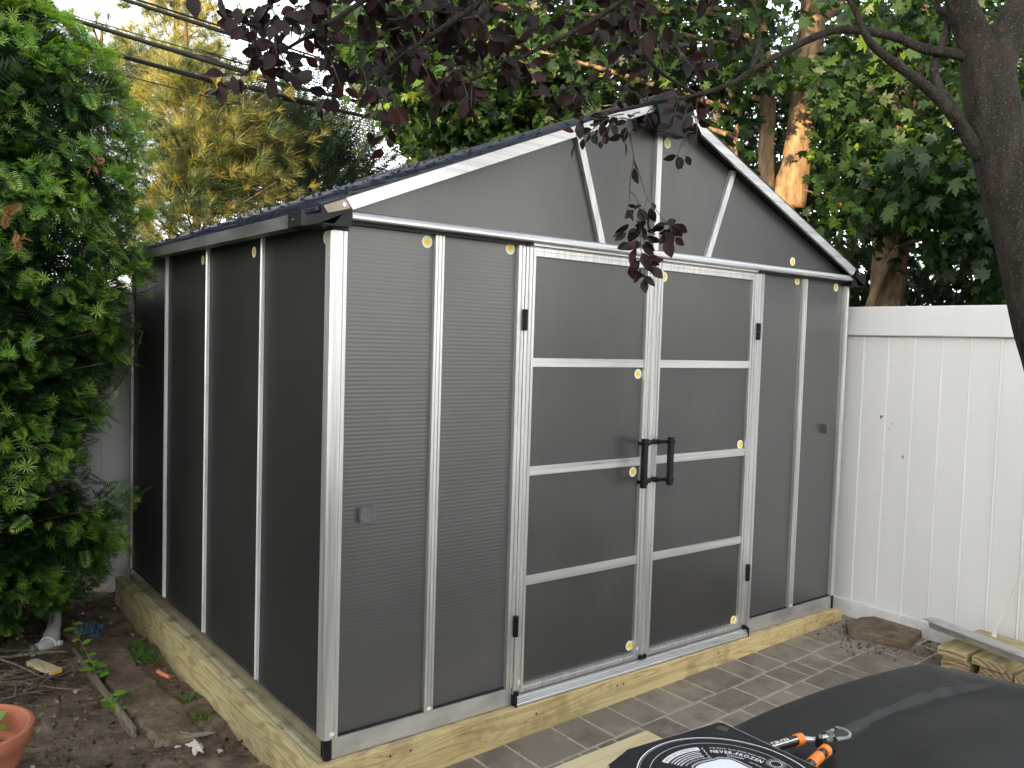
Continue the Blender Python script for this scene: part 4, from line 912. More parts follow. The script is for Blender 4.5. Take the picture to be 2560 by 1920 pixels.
# ================================================================= YEW HEDGE
def interp_tab(z, tab): return np.interp(z, [t_[0] for t_ in tab], [t_[1] for t_ in tab])
xr_tab = [(-.10, -.62), (.0, -.42), (.13, -.30), (.39, -.24), (.66, -.25), (.80, -.36), (.95, -.34), (1.09, -.28), (1.30, -.24), (1.49, -.20), (1.70, -.20), (1.85, -.17), (2.05, -.06), (2.3, -.08), (2.47, -.10), (2.77, -.19), (2.95, -.23), (3.10, -.33), (3.22, -.48), (3.35, -.70), (3.5, -1.0)]
hc_ = np.array([-1.15, 2.55])
yw = empty('yew_hedge', (-1.15, 2.55, -.18)); tag(yw, 'tall dense green yew hedge filling the left edge, fresh bright tips', 'hedge')
def hedge_pts(n, zlo, zhi, amin, amax, depth_s, seed):
    r = np.random.default_rng(seed)
    z = r.uniform(zlo, zhi, n); a = r.uniform(amin, amax, n)
    rx = interp_tab(z, xr_tab)-hc_[0]; ry = np.where(z < .5, .35+z*.9, .80)*np.clip((3.6-z)/.9, .3, 1)
    ca, sa = np.cos(a), np.sin(a); ex = 2.6
    k = (np.abs(ca)**ex+np.abs(sa)**ex)**(-1/ex)
    lump = .08*np.sin(5.3*z+3*a)+.07*np.sin(9.1*z-5*a+1)+.07*np.sin(17*z+9*a)+.05*np.sin(29*z-13*a)
    dp = np.abs(r.normal(0, depth_s, n)); k2 = k*(1+lump*.8)-dp
    x = hc_[0]+rx*ca*k2; y = hc_[1]+ry*sa*k2
    return np.stack([x, y, z], 1), np.stack([ca/rx, sa/ry, np.clip((z-2.9)*1.5, -.2, 1.5)], 1), dp, lump
n = 8600; pos, nrm, dp, lump = hedge_pts(n, -.02, 3.42, -PI*.92, .55, .11, 5)
# hollow where the photo shows the fence behind the lower hedge
hol = (pos[:, 2] > .62) & (pos[:, 2] < .86) & (pos[:, 0] > -.62) & (rng.random(n) < .72)
pos, nrm, dp, lump = pos[~hol], nrm[~hol], dp[~hol], lump[~hol]; n = len(pos)
nrm /= np.linalg.norm(nrm, axis=1, keepdims=True)
dirs = nrm*1.0+rnd(n, .55)+np.array([0, 0, -.05]); ups = np.array([0, 0, 1.])+rnd(n, .35)+nrm*.5
tint = np.clip(.34+rng.normal(0, .20, n)+lump*1.8-dp*2.2+np.clip((pos[:, 2]-2.5)*.4, 0, .25), 0, .9)  # height term tints upper sprigs yellow, painting a sunlit crest
size = rng.uniform(.055, .10, n)
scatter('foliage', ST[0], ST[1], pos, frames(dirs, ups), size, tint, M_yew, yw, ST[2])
SR = star_t(); n = 3800; p3, n3, d3, l3 = hedge_pts(n, -.02, 3.42, -PI*.92, .55, .035, 15)
hol = (p3[:, 2] > .62) & (p3[:, 2] < .86) & (p3[:, 0] > -.62); hol |= l3 < -.03+rng.normal(0, .05, n); p3, n3 = p3[~hol], n3[~hol]; n = len(p3); n3 /= np.linalg.norm(n3, axis=1, keepdims=True)
up3 = n3+rnd(n, .35)+np.array([0, 0, .25]); scatter('young_shoots', SR[0], SR[1], p3+n3*.02, frames(np.cross(up3, rnd(n)), up3), rng.uniform(.030, .052, n), np.clip(rng.normal(.76, .15, n), 0, 1), M_yew, yw, SR[2])
# inner mass so that the hedge is not see-through
n = 8200; pos, nrm, dp, lump = hedge_pts(n, .05, 3.4, -PI, PI, .10, 8); pos[:, :2] = hc_+(pos[:, :2]-hc_)*rng.uniform(.5, .9, (n, 1))
hol = (pos[:, 2] > .55) & (pos[:, 2] < .88) & (pos[:, 0] > -.75) & (rng.random(n) < .8); pos = pos[~hol]; n = len(pos)
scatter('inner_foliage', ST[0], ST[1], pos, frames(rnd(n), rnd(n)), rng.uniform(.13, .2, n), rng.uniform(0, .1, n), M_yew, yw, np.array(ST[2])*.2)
m = MB(); rs = random.Random(12)
for k in range(9):
    b0 = Vector((-1.05+rs.uniform(-.35, .35), 2.6+rs.uniform(-.3, .3), -.2)); tp = Vector((-1.05+rs.uniform(-.5, .6), 2.5+rs.uniform(-.4, .3), rs.uniform(2.2, 3.1)))
    P_ = [b0.lerp(tp, t_)+Vector((rs.uniform(-.06, .06), rs.uniform(-.06, .06), 0)) for t_ in (0, .2, .4, .6, .8, 1)]; cm = catmull(P_, 3); m.tube(cm, [.03*(1-.8*i/len(cm)) for i in range(len(cm))], 7)
for k in range(110):
    z = rs.uniform(.2, 3.1); xr = float(interp_tab(z, xr_tab)); b0 = Vector((-1.05+rs.uniform(-.2, .2), 2.55, z-.25)); tp = Vector((rs.uniform(-.9, xr-.02), rs.uniform(1.8, 2.7), z+rs.uniform(0, .15)))
    P_ = [b0.lerp(tp, t_)+Vector((rs.uniform(-.03, .03), rs.uniform(-.03, .03), .05*math.sin(3*t_))) for t_ in (0, .35, .7, 1)]; cm = catmull(P_, 3); m.tube(cm, [.007*(1-.75*i/len(cm)) for i in range(len(cm))], 5)
# bare twig reaching over the shed side
for P_ in ([(-.45, 2.4, 1.75), (-.25, 2.2, 1.76), (-.12, 2.05, 1.82), (-.06, 1.95, 1.90)], [(-.25, 2.2, 1.76), (-.14, 2.1, 1.75), (-.05, 2.0, 1.80)], [(-.30, 2.3, 1.2), (-.16, 2.2, 1.35), (-.1, 2.12, 1.55)], [(-.3, 2.4, 1.1), (-.18, 2.3, 1.25), (-.14, 2.25, 1.42)]):
    cm = catmull(P_, 3); m.tube(cm, [.005*(1-.6*i/len(cm)) for i in range(len(cm))], 5)
m.build('stems', M_twig, yw, smooth='all')
dpx = [(238, 405, 3.75), (55, 600, 3.6), (20, 530, 3.6)]
dps = []; 
for u, v, d in dpx:
    dps = []
    for k in range(6): q_ = at(u+random.gauss(0, 6), v+random.gauss(0, 7), d+random.uniform(-.02, .02)); dps.append(tuple(q_))
    n = len(dps); scatter('dead_sprig', ST[0], ST[1], dps, frames(rnd(n)+np.array([-.3, -.6, -.3]), rnd(n)), rng.uniform(.035, .055, n), rng.random(n), M_dead, yw)
# ================================================================= TREES
def limb(m, P_, r0, r1, n=10, k=5):
    cm = catmull(P_, k); L_ = len(cm); m.tube(cm, [r0+(r1-r0)*(i/(L_-1))**.85 for i in range(L_)], n); return cm
def blob_leaves(centers, per, spread, seed):
    r = np.random.default_rng(seed); C_ = np.array([tuple(c_) for c_ in centers]); idx = np.repeat(np.arange(len(C_)), per)
    off = r.normal(0, 1, (len(idx), 3))*np.array(spread); return C_[idx]+off, off, idx, r
def leaf_tree(nm, label, trunk_paths, crown_boxes, nclump, per, size, spread, mat, seed, bm_, group=None, flat=.55, filt=None, tb=0., branch=26):
    base = trunk_paths[0][0][0]; o = empty(nm, tuple(base)); tag(o, label, 'tree', group)
    rs = random.Random(seed); ends = []
    for k, (P_, r0, r1) in enumerate(trunk_paths):
        m = MB(); cm = limb(m, P_, r0, r1, 14); ends += cm[len(cm)//2:]; m.build('trunk' if k == 0 else 'limb', bm_, o, smooth='all')
    cl = []
    for (c, rad, w_) in crown_boxes:
        for _ in range(int(nclump*w_)):
            while True:
                d = Vector((rs.uniform(-1, 1), rs.uniform(-1, 1), rs.uniform(-1, 1)))
                if d.length < 1 and d.length > .25: break
            cl.append(Vector(c)+Vector((d.x*rad[0], d.y*rad[1], d.z*rad[2])))
    if filt: cl = [c_ for c_ in cl if filt(c_)]
    m = MB()
    for c_ in rs.sample(cl, min(branch, len(cl))):
        e = min(ends, key=lambda q_: (q_-c_).length+abs(q_.z-c_.z+.4)); mid = e.lerp(c_, .5)+Vector((rs.uniform(-.15, .15), rs.uniform(-.15, .15), rs.uniform(.0, .25)))
        limb(m, [e, mid, c_], .03, .006, 6, 4)
    if branch: m.build('branches', bm_, o, smooth='all')
    pos, off, idx, r = blob_leaves(cl, per, spread, seed)
    k_ = open_views(pos, r); pos, off, idx = pos[k_], off[k_], idx[k_]
    n = len(pos); N = r.normal(0, .55, (n, 3))+np.array([-.35, -.45, .75]); dr = off*1.2+r.normal(0, .6, (n, 3))+np.array([0, 0, -.35])
    ct = r.normal(0, .14, len(cl))[idx]
    scatter('crown', *MT, pos, frames(dr, N), r.uniform(.50, 1.15, n)*size, np.clip(.36+ct+r.normal(0, .21, n)+tb, 0, 1), mat, o)
    return o
V3 = Vector
def px(P_):
    q_ = np.asarray(P_)-np.array(tuple(CX)); d_ = q_ @ np.array(tuple(Fw)); d_ = np.maximum(d_, .01)
    return 1280+FOC*(q_ @ np.array(tuple(Rt)))/d_, 960-FOC*(q_ @ np.array(tuple(Up)))/d_, d_
def open_views(pos, r):
    """boughs stay clear of the two maple trunks and of the gap of sky left of the maples"""
    u, v, d_ = px(pos); k = np.ones(len(u), bool)
    for u0, u1, v0, v1, dm, p_ in ((1880, 2035, 225, 540, 8.3, .93), (1965, 2080, -50, 150, 8.2, .75), (2150, 2300, 570, 770, 8.3, .93), (2225, 2320, 140, 310, 8.2, .7), (1850, 1960, 430, 620, 8.3, .8)):
        k &= ~((u > u0) & (u < u1) & (v > v0) & (v < v1) & (d_ < dm) & (r.random(len(u)) < p_))
    edge = np.interp(v, [-400, 0, 130, 240, 330, 400, 450], [640, 740, 850, 905, 985, 1050, 1090])+r.normal(0, 22, len(u))
    return k & ~((u < edge) & (v < 620) & (d_ > 4))
def P3(u, v, d): return at(u, v, d)
# forked maple behind the fence (sunlit bark)
tr_a = [([P3(1925, 1050, 8.0), P3(1930, 800, 8.0), P3(1940, 560, 8.0), P3(1955, 500, 8.0), P3(1985, 405, 8.0)], .27, .10)]
tr_b = [([P3(1915, 560, 7.95), P3(1916, 480, 7.95), P3(1915, 380, 7.95), P3(1920, 250, 7.95), P3(1905, 100, 7.9), P3(1880, -100, 7.9)], .085, .06),
        ([P3(1975, 520, 8.0), P3(1992, 400, 8.0), P3(2005, 300, 8.0), P3(2025, 120, 8.0), P3(2040, -80, 8.0), P3(2050, -300, 8.1)], .145, .11),
        ([P3(2040, 60, 8.0), P3(2090, 20, 8.0), P3(2150, -60, 8.1), P3(2300, -260, 8.2)], .05, .03),
        ([P3(1900, 560, 8.0), P3(1850, 470, 7.9), P3(1838, 360, 7.9), P3(1850, 280, 7.8)], .03, .02)]
leaf_tree('maple_tree', 'forked maple with orange sunlit bark rising behind the shed roof', tr_a+tr_b,
          [((5.9, 2.3, 4.6), (3.0, 2.4, 1.5), 1.), ((4.6, 3.6, 4.4), (1.8, 1.6, 1.3), .45), ((3.5, 4.2, 4.2), (1.7, 1.2, 1.1), .40)], 290, 28, .145, (.17, .17, .13), M_maple, 31, M_maplebark)
# second maple, lower trunk seen above the fence
tr_c = [([P3(2205, 1050, 8.0), P3(2215, 800, 8.0), P3(2225, 640, 8.0), P3(2240, 480, 8.0), P3(2262, 300, 8.0), P3(2275, 150, 8.0), P3(2290, -100, 8.1)], .17, .13),
        ([P3(2170, 780, 7.8), P3(2200, 700, 7.8), P3(2250, 610, 7.8), P3(2280, 540, 7.7), P3(2330, 420, 7.6)], .045, .03)]
leaf_tree('maple_tree', 'maple with a mossy brown trunk standing just above the white fence', tr_c,
          [((6.6, .9, 3.5), (2.2, 1.9, 1.15), 1.), ((5.3, .3, 2.95), (1.0, .9, .75), .35)], 270, 28, .135, (.18, .18, .14), M_maple, 32, M_maplebark,
          filt=lambda c_: c_.x > 4.05)
# maple boughs of a neighbour reaching over the roof from behind
tr_d = [([V3((5.0, 7.6, -.2)), V3((4.9, 7.4, 2)), V3((4.6, 7.0, 4)), V3((4.3, 6.4, 5.6))], .2, .1), ([V3((4.7, 7.1, 3.6)), V3((3.9, 6.0, 4.3)), V3((3.1, 5.0, 4.5))], .08, .03)]
leaf_tree('maple_tree', 'maple reaching over the roof ridge from behind, seen against the white sky', tr_d,
          [((3.35, 4.9, 4.35), (1.35, 1.1, 1.15), 1.), ((4.6, 6.4, 4.6), (2.0, 1.6, 1.5), .8)], 190, 28, .135, (.16, .16, .13), M_maple, 33, M_maplebark)
# deeper background trees
bgt = [((9.5, 6.0), 3.0, 4.6, 41), ((11.5, 2.6), 3.2, 4.6, 42), ((11.0, -1.2), 3.0, 4.2, 43), ((8.2, 9.8), 3.2, 4.8, 44), ((14.5, 6.5), 3.6, 5.2, 45), ((15, .5), 3.6, 5.2, 46)]
for (x, y), rr_, h, sd_ in bgt:
    lab = {41: 'shadowed broadleaf tree far behind the forked maple', 42: 'dark broadleaf tree behind the mossy maple trunk', 43: 'dark broadleaf tree at the right edge beyond the fence', 44: 'broadleaf tree beyond the left end of the maples', 45: 'farthest large tree behind the shadowed broadleaf', 46: 'farthest large tree toward the right edge'}[sd_]
    leaf_tree('broadleaf_tree', lab, [([V3((x, y, -.25)), V3((x+.1, y, 1.5)), V3((x, y+.1, 3.5)), V3((x-.1, y, 5.5))], .2, .08)],
              [((x, y, h), (rr_, rr_, 2.9), 1.)], 95, 24, .27, (.34, .34, .28), M_farleaf, sd_, M_maplebark, 'trees beyond the fence', branch=8)
leaf_tree('broadleaf_tree', 'unseen tall tree added behind the camera to break up the low sun', [([V3((-6.8, -3.6, -.25)), V3((-6.7, -3.5, 3)), V3((-6.5, -3.4, 7.5))], .2, .08)], [((-6.5, -3.4, 8.3), (2.0, 3.2, 1.6), 1.)], 120, 22, .3, (.3, .3, .25), M_farleaf, 47, M_maplebark, branch=8)  # added out of view, its crown breaks up sunlight on the maples
# shrub behind the fence
def shrub(nm, label, c, rad, n, size, mat, seed, tmpl=MT, grp=None, cat='shrub'):
    o = empty(nm, (c[0], c[1], -.25)); tag(o, label, cat, grp); r = np.random.default_rng(seed)
    d = r.normal(0, 1, (n, 3)); d /= np.linalg.norm(d, axis=1, keepdims=True); k = 1+.12*np.sin(6*d[:, 0]*3+seed)+.1*np.sin(11*d[:, 2]+5*d[:, 1]); q_ = r.uniform(.45, 1.02, n)**.5
    pos = np.array(c)+d*np.array(rad)*(k*q_)[:, None]; N = d+r.normal(0, .5, (n, 3))+np.array([0, 0, .3]); dr = r.normal(0, .7, (n, 3))+np.array([0, 0, -.4])
    scatter('foliage', tmpl[0], tmpl[1], pos, frames(dr, N), r.uniform(.7, 1.2, n)*size, np.clip(r.normal(.4, .2, n), 0, 1), mat, o)
    m = MB(); rs = random.Random(seed)
    for k in range(5): limb(m, [V3((c[0]+rs.uniform(-.1, .1), c[1]+rs.uniform(-.1, .1), -.25)), V3((c[0]+rs.uniform(-.3, .3)*rad[0], c[1]+rs.uniform(-.3, .3)*rad[1], c[2])), V3((c[0]+rs.uniform(-.6, .6)*rad[0], c[1]+rs.uniform(-.6, .6)*rad[1], c[2]+rad[2]*.6))], .03, .008, 6, 4)
    m.build('stems', M_twig, o, smooth='all'); return o
shrub('leafy_shrub', 'dark leafy shrub showing just over the white fence', (6.2, -.5, 1.5), (1.2, 1.2, 1.0), 3600, .12, M_maple, 51)
shrub('leafy_shrub', 'dense dark shrub behind the fence at the shed corner', (6.9, 2.4, 1.35), (1.3, 1.3, 1.15), 3200, .13, M_farleaf, 52)
shrub('leafy_shrub', 'wide dark shrub in the background between the two maples', (9.4, 1.2, 1.6), (1.6, 2.0, 1.7), 3600, .17, M_farleaf, 53)
shrub('leafy_shrub', 'dark shrub mass beyond the far right of the fence', (8.4, -1.9, 1.6), (1.5, 1.7, 1.6), 3000, .17, M_farleaf, 54)
# pines
def pine(nm, label, base, trunk, crown, n, size, tint, mat, seed, droop=.1, tmpl=TT, grp=None, br=40, tr=.05):
    o = empty(nm, tuple(base)); tag(o, label, 'pine tree', grp); rs = random.Random(seed); r = np.random.default_rng(seed)
    m = MB(); cm = limb(m, trunk, tr, tr*.35, 10, 6); m.build('trunk', M_pinebark, o, smooth='all')
    ps = []; dr = []; bt = []; m = MB()
    for _ in range(br):
        tb_ = rs.gauss(0, .24)
        c, rad = rs.choice(crown)
        while True:
            d = V3((rs.uniform(-1, 1), rs.uniform(-1, 1), rs.uniform(-1, 1)))
            if .45 < d.length < 1: break
        e = V3(c)+V3((d.x*rad[0], d.y*rad[1], d.z*rad[2])); s_ = min(cm, key=lambda q_: abs(q_.z-(e.z-.25))+.2*(q_-e).length)
        mid = s_.lerp(e, .55)+V3((0, 0, -.06)); c2 = limb(m, [s_, mid, e], .016, .004, 5, 5); ax = (e-mid).normalized()
        per = n//br
        for k in range(per):
            t_ = rs.uniform(.35, 1); q_ = c2[int(t_*(len(c2)-1))]; sp = .20*(1.2-t_*.6)*size/.13
            q2 = q_+V3((rs.gauss(0, sp), rs.gauss(0, sp), rs.gauss(0, sp*.7))); ps.append(tuple(q2)); dd = ax*.7+(q2-q_).normalized()*.9+V3((0, 0, .25)); dr.append(tuple(dd)); bt.append(tb_)
    m.build('branches', M_pinebark, o, smooth='all'); N = len(ps)
    scatter('needles', tmpl[0], tmpl[1], ps, frames(np.array(dr)+rnd(N, .25), rnd(N)), r.uniform(.75, 1.15, N)*size, np.clip(r.normal(tint, .14, N)+np.array(bt), 0, 1), mat, o); return o
pb = P3(488, 1000, 8.0); pb.z = -.2
pine('pine_tree', 'sunlit golden green pine behind the shed roof, bare whorled stem showing', pb, [pb, P3(492, 600, 8), P3(489, 420, 8), P3(484, 300, 8), P3(470, 150, 8.0), P3(462, 60, 8.0)],
     [(P3(500, 480, 7.7), (.75, .6, .42)), (P3(600, 420, 7.8), (.75, .6, .4)), (P3(430, 330, 7.6), (.38, .4, .45)), (P3(590, 250, 7.9), (.45, .5, .3)), (P3(420, 480, 7.6), (.5, .5, .5)), (P3(470, 170, 7.9), (.45, .4, .3)), (P3(560, 340, 7.8), (.6, .5, .3)), (P3(520, 560, 7.5), (.8, .6, .3)), (P3(700, 330, 8.1), (.45, .5, .4))], 1250, .15, .64, M_pine, 61, br=62)  # tint pushed to yellow, extra sunlight painted into the needles
pb = P3(430, 1000, 13); pb.z = -.2
pine('pine_tree', 'hazy golden pine farther back, top left behind the cables', pb, [pb, P3(436, 300, 13), P3(440, 60, 13), P3(430, -300, 13.5)],
     [(P3(400, 60, 13), (1.0, .9, .9)), (P3(330, 150, 13), (.7, .9, .7)), (P3(490, 60, 13), (.55, .6, .8)), (P3(420, -250, 13), (1.3, 1.2, 1.3))], 900, .24, .8, M_pine, 62, br=46, tr=.07)
pb = P3(780, 900, 9.5); pb.z = -.2; CT = sprig_t(8, .30, .05, .1, .4)
pine('cypress_tree', 'dark feathery evergreen right of the golden pine, drooping sprays', pb, [pb, P3(790, 500, 9.5), P3(770, 400, 9.5), P3(740, 300, 9.5)],
     [(P3(760, 440, 9.4), (.85, .7, .45)), (P3(600, 480, 9.6), (.9, .7, .5)), (P3(480, 420, 9.6), (.6, .6, .6)), (P3(850, 440, 9.6), (.45, .5, .18)), (P3(730, 350, 9.4), (.45, .5, .30)), (P3(700, 290, 9.4), (.2, .3, .2))], 3200, .24, .35, M_cyp, 63, tmpl=(CT[0], CT[1]), br=90)
pb = P3(240, 1000, 10); pb.z = -.2
pine('pine_tree', 'yellow lit pine branches peeping out above the yew hedge', pb, [pb, P3(250, 300, 10), P3(255, 60, 10)],
     [(P3(330, 330, 9.5), (.5, .5, .9)), (P3(250, 200, 10), (.5, .5, .8)), (P3(370, 560, 9.5), (.5, .5, .5))], 700, .17, .5, M_pine, 64, br=34)
# ================================================================= PURPLE PLUM TREE (foreground)
pl = empty('plum_tree', (2.7, -1.5, -.08)); tag(pl, 'purple leaved plum tree leaning in from the right, limbs over the shed', 'tree')
m = MB(); d = 3.5
limb(m, [V3((2.78, -1.62, -.1)), V3((2.70, -1.52, .6)), P3(2660, 1000, 3.5), P3(2608, 800, 3.5), P3(2562, 600, 3.5), P3(2502, 384, 3.5), P3(2474, 226, 3.5), P3(2466, 120, 3.5)], .135, .098, 24, 8); m.build('trunk', M_plumbark, pl, smooth='all')
LM = []
def pl_limb(pts, r0, r1, n=12):
    m = MB(); cm = limb(m, pts, r0, r1, n, 6); m.build('limb', M_plumbark, pl, smooth='all'); LM.append(cm); return cm
pl_limb([P3(2474, 190, 3.5), P3(2425, 70, 3.48), P3(2400, 0, 3.45), P3(2375, -120, 3.4), P3(2300, -420, 3.2)], .075, .04, 16)
pl_limb([P3(2480, 170, 3.5), P3(2530, 60, 3.5), P3(2590, -60, 3.5), P3(2700, -350, 3.5)], .085, .045, 16)
pl_limb([P3(2440, 150, 3.5), P3(2385, 134, 3.5), P3(2310, 122, 3.5), P3(2238, 92, 3.48), P3(2148, 76, 3.46), P3(2080, 77, 3.45), P3(2012, 104, 3.42), P3(1944, 140, 3.4), P3(1876, 178, 3.37), P3(1831, 207, 3.35), P3(1741, 237, 3.3), P3(1650, 254, 3.25), P3(1560, 274, 3.2), P3(1490, 285, 3.15)], .024, .005)
pl_limb([P3(2450, 390, 3.5), P3(2425, 350, 3.48), P3(2385, 290, 3.45), P3(2340, 240, 3.43), P3(2280, 190, 3.4), P3(2200, 130, 3.35), P3(2165, 90, 3.3), P3(2140, 30, 3.3), P3(2110, -20, 3.3)], .034, .009)
pl_limb([P3(2385, 285, 3.46), P3(2342, 205, 3.5), P3(2335, 165, 3.52), P3(2362, 95, 3.55), P3(2368, 50, 3.55), P3(2345, 20, 3.55), P3(2330, -30, 3.55)], .022, .012)
pl_limb([P3(2375, -120, 3.4), P3(2100, -150, 3.2), P3(1700, -110, 3.0), P3(1300, -60, 2.8), P3(1000, -60, 2.65), P3(700, -90, 2.5)], .035, .008)
pl_limb([P3(1700, -110, 3.0), P3(1500, 40, 2.95), P3(1330, 130, 2.9), P3(1180, 200, 2.85)], .012, .004, 8)
pl_limb([P3(1741, 237, 3.3), P3(1640, 170, 3.2), P3(1560, 60, 3.1), P3(1500, -40, 3.05)], .008, .004, 8)
pl_limb([P3(1300, -60, 2.8), P3(1120, 60, 2.75), P3(980, 160, 2.75), P3(900, 260, 2.75)], .012, .003, 8)
pl_limb([P3(1000, -60, 2.65), P3(850, 40, 2.6), P3(720, 120, 2.6), P3(600, 190, 2.6)], .010, .003, 8)
pl_limb([P3(1876, 178, 3.37), P3(1900, 80, 3.4), P3(1870, -20, 3.4)], .009, .004, 8)
allp = [q_ for L_ in LM[2:] for q_ in L_]
rs = random.Random(77); tw = MB(); LP = []; LD = []; LS = []; 
def twig(a, e, nleaf, ls=.058, r0=.0028, droop=.06):
    a, e = V3(a), V3(e); mid = a.lerp(e, .5)+V3((rs.uniform(-.03, .03), rs.uniform(-.03, .03), droop*.6)); cm = catmull([a, mid, e], 5); tw.tube(cm, [r0*(1-.6*i/len(cm)) for i in range(len(cm))], 4)
    ax = (e-a).normalized()
    for k in range(nleaf):
        t_ = .25+.75*(k+.5)/nleaf; q_ = cm[min(int(t_*(len(cm)-1)+.5), len(cm)-1)]; side = ax.cross(V3((rs.uniform(-1, 1), rs.uniform(-1, 1), rs.uniform(-1, 1)))).normalized()
        dv = ax*.45+side*.9+V3((0, 0, -.45)); dv.normalize(); pe = q_+dv*.012; tw.tube([q_, pe], .0009, 3, cap=False)
        LP.append(tuple(pe)); LD.append(tuple(dv)); LS.append(ls*rs.uniform(.6, 1.2))
def lowb(u): return np.interp(u, [560, 640, 700, 800, 900, 1000, 1100, 1200, 1300, 1400, 1500, 1600, 1700, 1800, 1900], [40, 150, 200, 235, 260, 275, 270, 285, 300, 310, 290, 270, 240, 190, 120])
def near(e): return min(allp, key=lambda q_: (q_-e).length)
for k in range(250):
    u = rs.uniform(570, 1880) if k < 190 else rs.uniform(580, 1200); v = rs.uniform(-260, 1)*0+rs.uniform(-230, float(lowb(u))); 
    if u > 1650 and rs.random() < .45: continue
    if u < 900 and rs.random() < (.42 if u < 780 else .2): continue
    dd = float(np.interp(u, [560, 1900], [2.5, 3.35]))+rs.uniform(-.25, .35); e = P3(u, v, dd); s_ = near(e)
    st_p = s_.lerp(e, rs.uniform(.0, .3)) if (s_-e).length < .45 else e+V3((rs.uniform(-.15, .15), rs.uniform(-.15, .15), rs.uniform(.05, .25)))
    twig(st_p, e, rs.choice([6, 7, 8, 9]))
for k in range(150):    # rest of the crown above the frame
    u = rs.uniform(300, 3200); v = rs.uniform(-1500, -200); e = P3(u, v, rs.uniform(2.4, 4.0)); twig(e+V3((rs.uniform(-.2, .2), rs.uniform(-.2, .2), .15)), e, 10, .07)
# edge leaves against the sky at the left
for u, v, d_, s_ in ((478, 12, 2.45, .07), (548, 8, 2.45, .08), (572, 68, 2.45, .06), (592, 45, 2.45, .05), (645, 40, 2.5, .07), (690, 60, 2.5, .06), (580, 215, 2.5, .06), (600, 222, 2.5, .045), (682, 225, 2.55, .06), (740, 190, 2.55, .075), (640, 60, 2.5, .05)):
    q_ = P3(u, v, d_); LP.append(tuple(q_+Up*.03)); LD.append(tuple(-Up*.9+Rt*rs.uniform(-.3, .3))); LS.append(s_); tw.tube([q_+Up*.03, q_+Up*.07+Rt*.03, near(q_) if (near(q_)-q_).length < .3 else q_+Up*.2+Rt*.1], .0012, 4)
for (a, e, nl) in (((960, 240, 2.75), (925, 345, 2.75), 5), ((985, 250, 2.75), (965, 350, 2.75), 6), ((620, 190, 2.6), (550, 245, 2.6), 6), ((860, 240, 2.7), (780, 290, 2.7), 7), ((1000, 240, 2.75), (950, 385, 2.78), 5)): twig(P3(*a), P3(*e), nl)
# drooping fringe over the gable and the long hanging sprig
for (a, e, nl, ls) in (((1580, 300, 3.12), (1500, 345, 3.1), 9, .05), ((1560, 285, 3.1), (1445, 350, 3.05), 9, .05), ((1500, 300, 3.1), (1440, 340, 3.05), 7, .045), ((1600, 280, 3.14), (1560, 345, 3.1), 8, .05), ((1640, 270, 3.2), (1605, 330, 3.15), 6, .045),
                       ((1720, 250, 3.25), (1745, 330, 3.2), 6, .055), ((1700, 240, 3.25), (1680, 310, 3.2), 8, .06), ((1760, 240, 3.25), (1730, 300, 3.2), 8, .06), ((1520, 285, 3.1), (1480, 330, 3.08), 8, .05), ((1735, 330, 3.2), (1690, 395, 3.15), 4, .05)):
    twig(P3(*a), P3(*e), nl, ls)
def chain(pts, r0, r1, d=3.05):
    cm = catmull([P3(u, v, d) for u, v in pts], 5); tw.tube(cm, [r0+(r1-r0)*i/len(cm) for i in range(len(cm))], 5); return cm
chain([(1577, 330), (1580, 365), (1584, 400), (1576, 445), (1573, 500), (1566, 530)], .0030, .0012)
chain([(1584, 395), (1600, 440), (1618, 495), (1640, 525), (1668, 560)], .0020, .0012)
chain([(1573, 475), (1590, 495), (1600, 530), (1600, 580), (1604, 640), (1612, 690), (1606, 715)], .0022, .0010)
chain([(1618, 495), (1606, 540), (1595, 590)], .0014, .0009)
chain([(1741, 250), (1742, 330), (1725, 375), (1700, 395)], .0018, .0009, 3.15)
def lf(u, v, ang, s_, d=3.05):
    q_ = P3(u, v, d); a = R(ang); dv = Rt*math.sin(a)-Up*math.cos(a); LP.append(tuple(q_)); LD.append(tuple(dv-Fw*rs.uniform(-.35, .35))); LS.append(s_)
for _u, _v, _a, _s in [(rs.gauss(1600, 18), rs.uniform(520, 700), rs.uniform(-80, 80), rs.uniform(.04, .065)) for _ in range(16)]+[(rs.gauss(1670, 12), rs.uniform(560, 612), rs.uniform(-80, 80), rs.uniform(.04, .065)) for _ in range(7)]: lf(_u, _v, _a, _s)
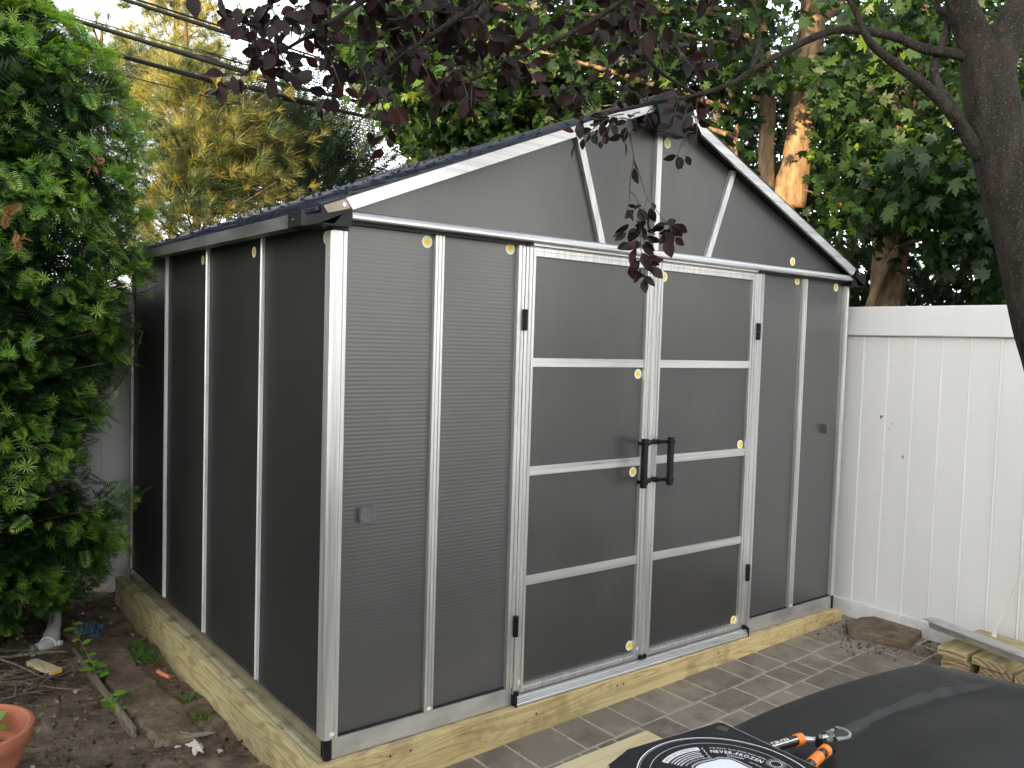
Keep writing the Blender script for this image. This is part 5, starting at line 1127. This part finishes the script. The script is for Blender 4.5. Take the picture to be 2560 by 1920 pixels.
for q_ in ((1585, 420, 10, .062), (1597, 425, -150, .04), (1604, 512, -60, .035), (1590, 515, -95, .03), (1598, 522, 20, .055), (1585, 525, -50, .045), (1625, 520, 20, .055), (1636, 525, -170, .03), (1625, 535, -10, .06), (1572, 560, -55, .058), (1560, 575, -60, .05), (1590, 550, 40, .05),
           (1585, 575, -20, .05), (1605, 565, 15, .055), (1622, 560, 30, .05), (1600, 590, 70, .06), (1620, 590, 60, .05), (1590, 600, 0, .045), (1575, 610, -70, .05), (1590, 620, -20, .068), (1603, 615, 100, .035), (1606, 632, 20, .06), (1622, 640, 60, .05), (1600, 650, -30, .07), (1612, 650, 30, .055),
           (1604, 672, -20, .05), (1612, 690, 5, .045), (1608, 700, 10, .05), (1626, 655, 70, .035), (1595, 655, -60, .04), (1668, 560, -80, .055), (1666, 562, 120, .045), (1672, 565, 60, .05), (1660, 572, 0, .055), (1668, 580, 15, .06), (1660, 590, -30, .04), (1680, 575, 50, .055), (1664, 600, 20, .068), (1682, 572, 80, .04),
           (1690, 388, -70, .05, 3.15), (1702, 393, 0, .045, 3.15), (1715, 390, 30, .04, 3.15), (1610, 605, 50, .055), (1618, 575, 90, .05), (1598, 575, -80, .045), (1612, 668, 50, .05)): lf(*q_)
tw.build('twigs', M_twig, pl, smooth='all')
n = len(LP); print('plum leaves', n); cv = np.array([tuple(-Fw)])
scatter('leaves', *PT, LP, frames(np.array(LD), cv*.8+rnd(n, .7)), LS, np.clip(rng.normal(.45, .25, n), 0, 1), M_plum, pl)
# ================================================================= CABLES
M_cable = plain('black_cable', (.015, .015, .017), .55)
def cable(pts, r, label, twist=0, ext=14):
    P_ = [P3(p[0], p[1], p[2]*.75) for p in pts]; r *= .75; a = P_[0]+(P_[0]-P_[1]).normalized()*ext+V3((0, 0, .4)); e = P_[-1]+(P_[-1]-P_[-2]).normalized()*ext+V3((0, 0, .3))
    cm = catmull([a]+P_+[e], 8); m = MB(); m.tube(cm, r, 8)
    if twist:
        q_ = [c_+V3((0, 0, r*1.2*math.sin(i*.8)))+Rt*(r*.6*math.cos(i*.8)) for i, c_ in enumerate(cm)]; m.tube(q_, r*.5, 6)
    tag(m.build('overhead_cable', M_cable, smooth='all'), label, 'cable', 'overhead cables crossing the sky')
cable([(332, 6, 9), (553, 73, 9.8), (692, 117, 10.4), (958, 191, 12)], .020, 'thick black cable, uppermost of those crossing the sky', 1)
cable([(300, 85, 9), (490, 139, 9.7), (673, 196, 10.5), (933, 263, 12)], .024, 'thick bundled cable, middle of the three heavy lines', 1)
cable([(300, 73, 9.05), (490, 122, 9.75), (673, 170, 10.5), (933, 240, 12)], .006, 'thin wire running just above the middle bundled cable')
cable([(347, 152, 9), (487, 187, 9.7), (616, 218, 10.2), (806, 263, 11.2), (952, 300, 12)], .026, 'heaviest black cable, lowest of the three thick lines', 1)
cable([(363, 202, 9), (629, 262, 10.2), (812, 304, 11.2)], .006, 'lowest thin wire under the heavy cables')
cable([(800, 145, 11), (960, 190, 12), (1100, 232, 13)], .012, 'medium wire half hidden by the plum leaves')
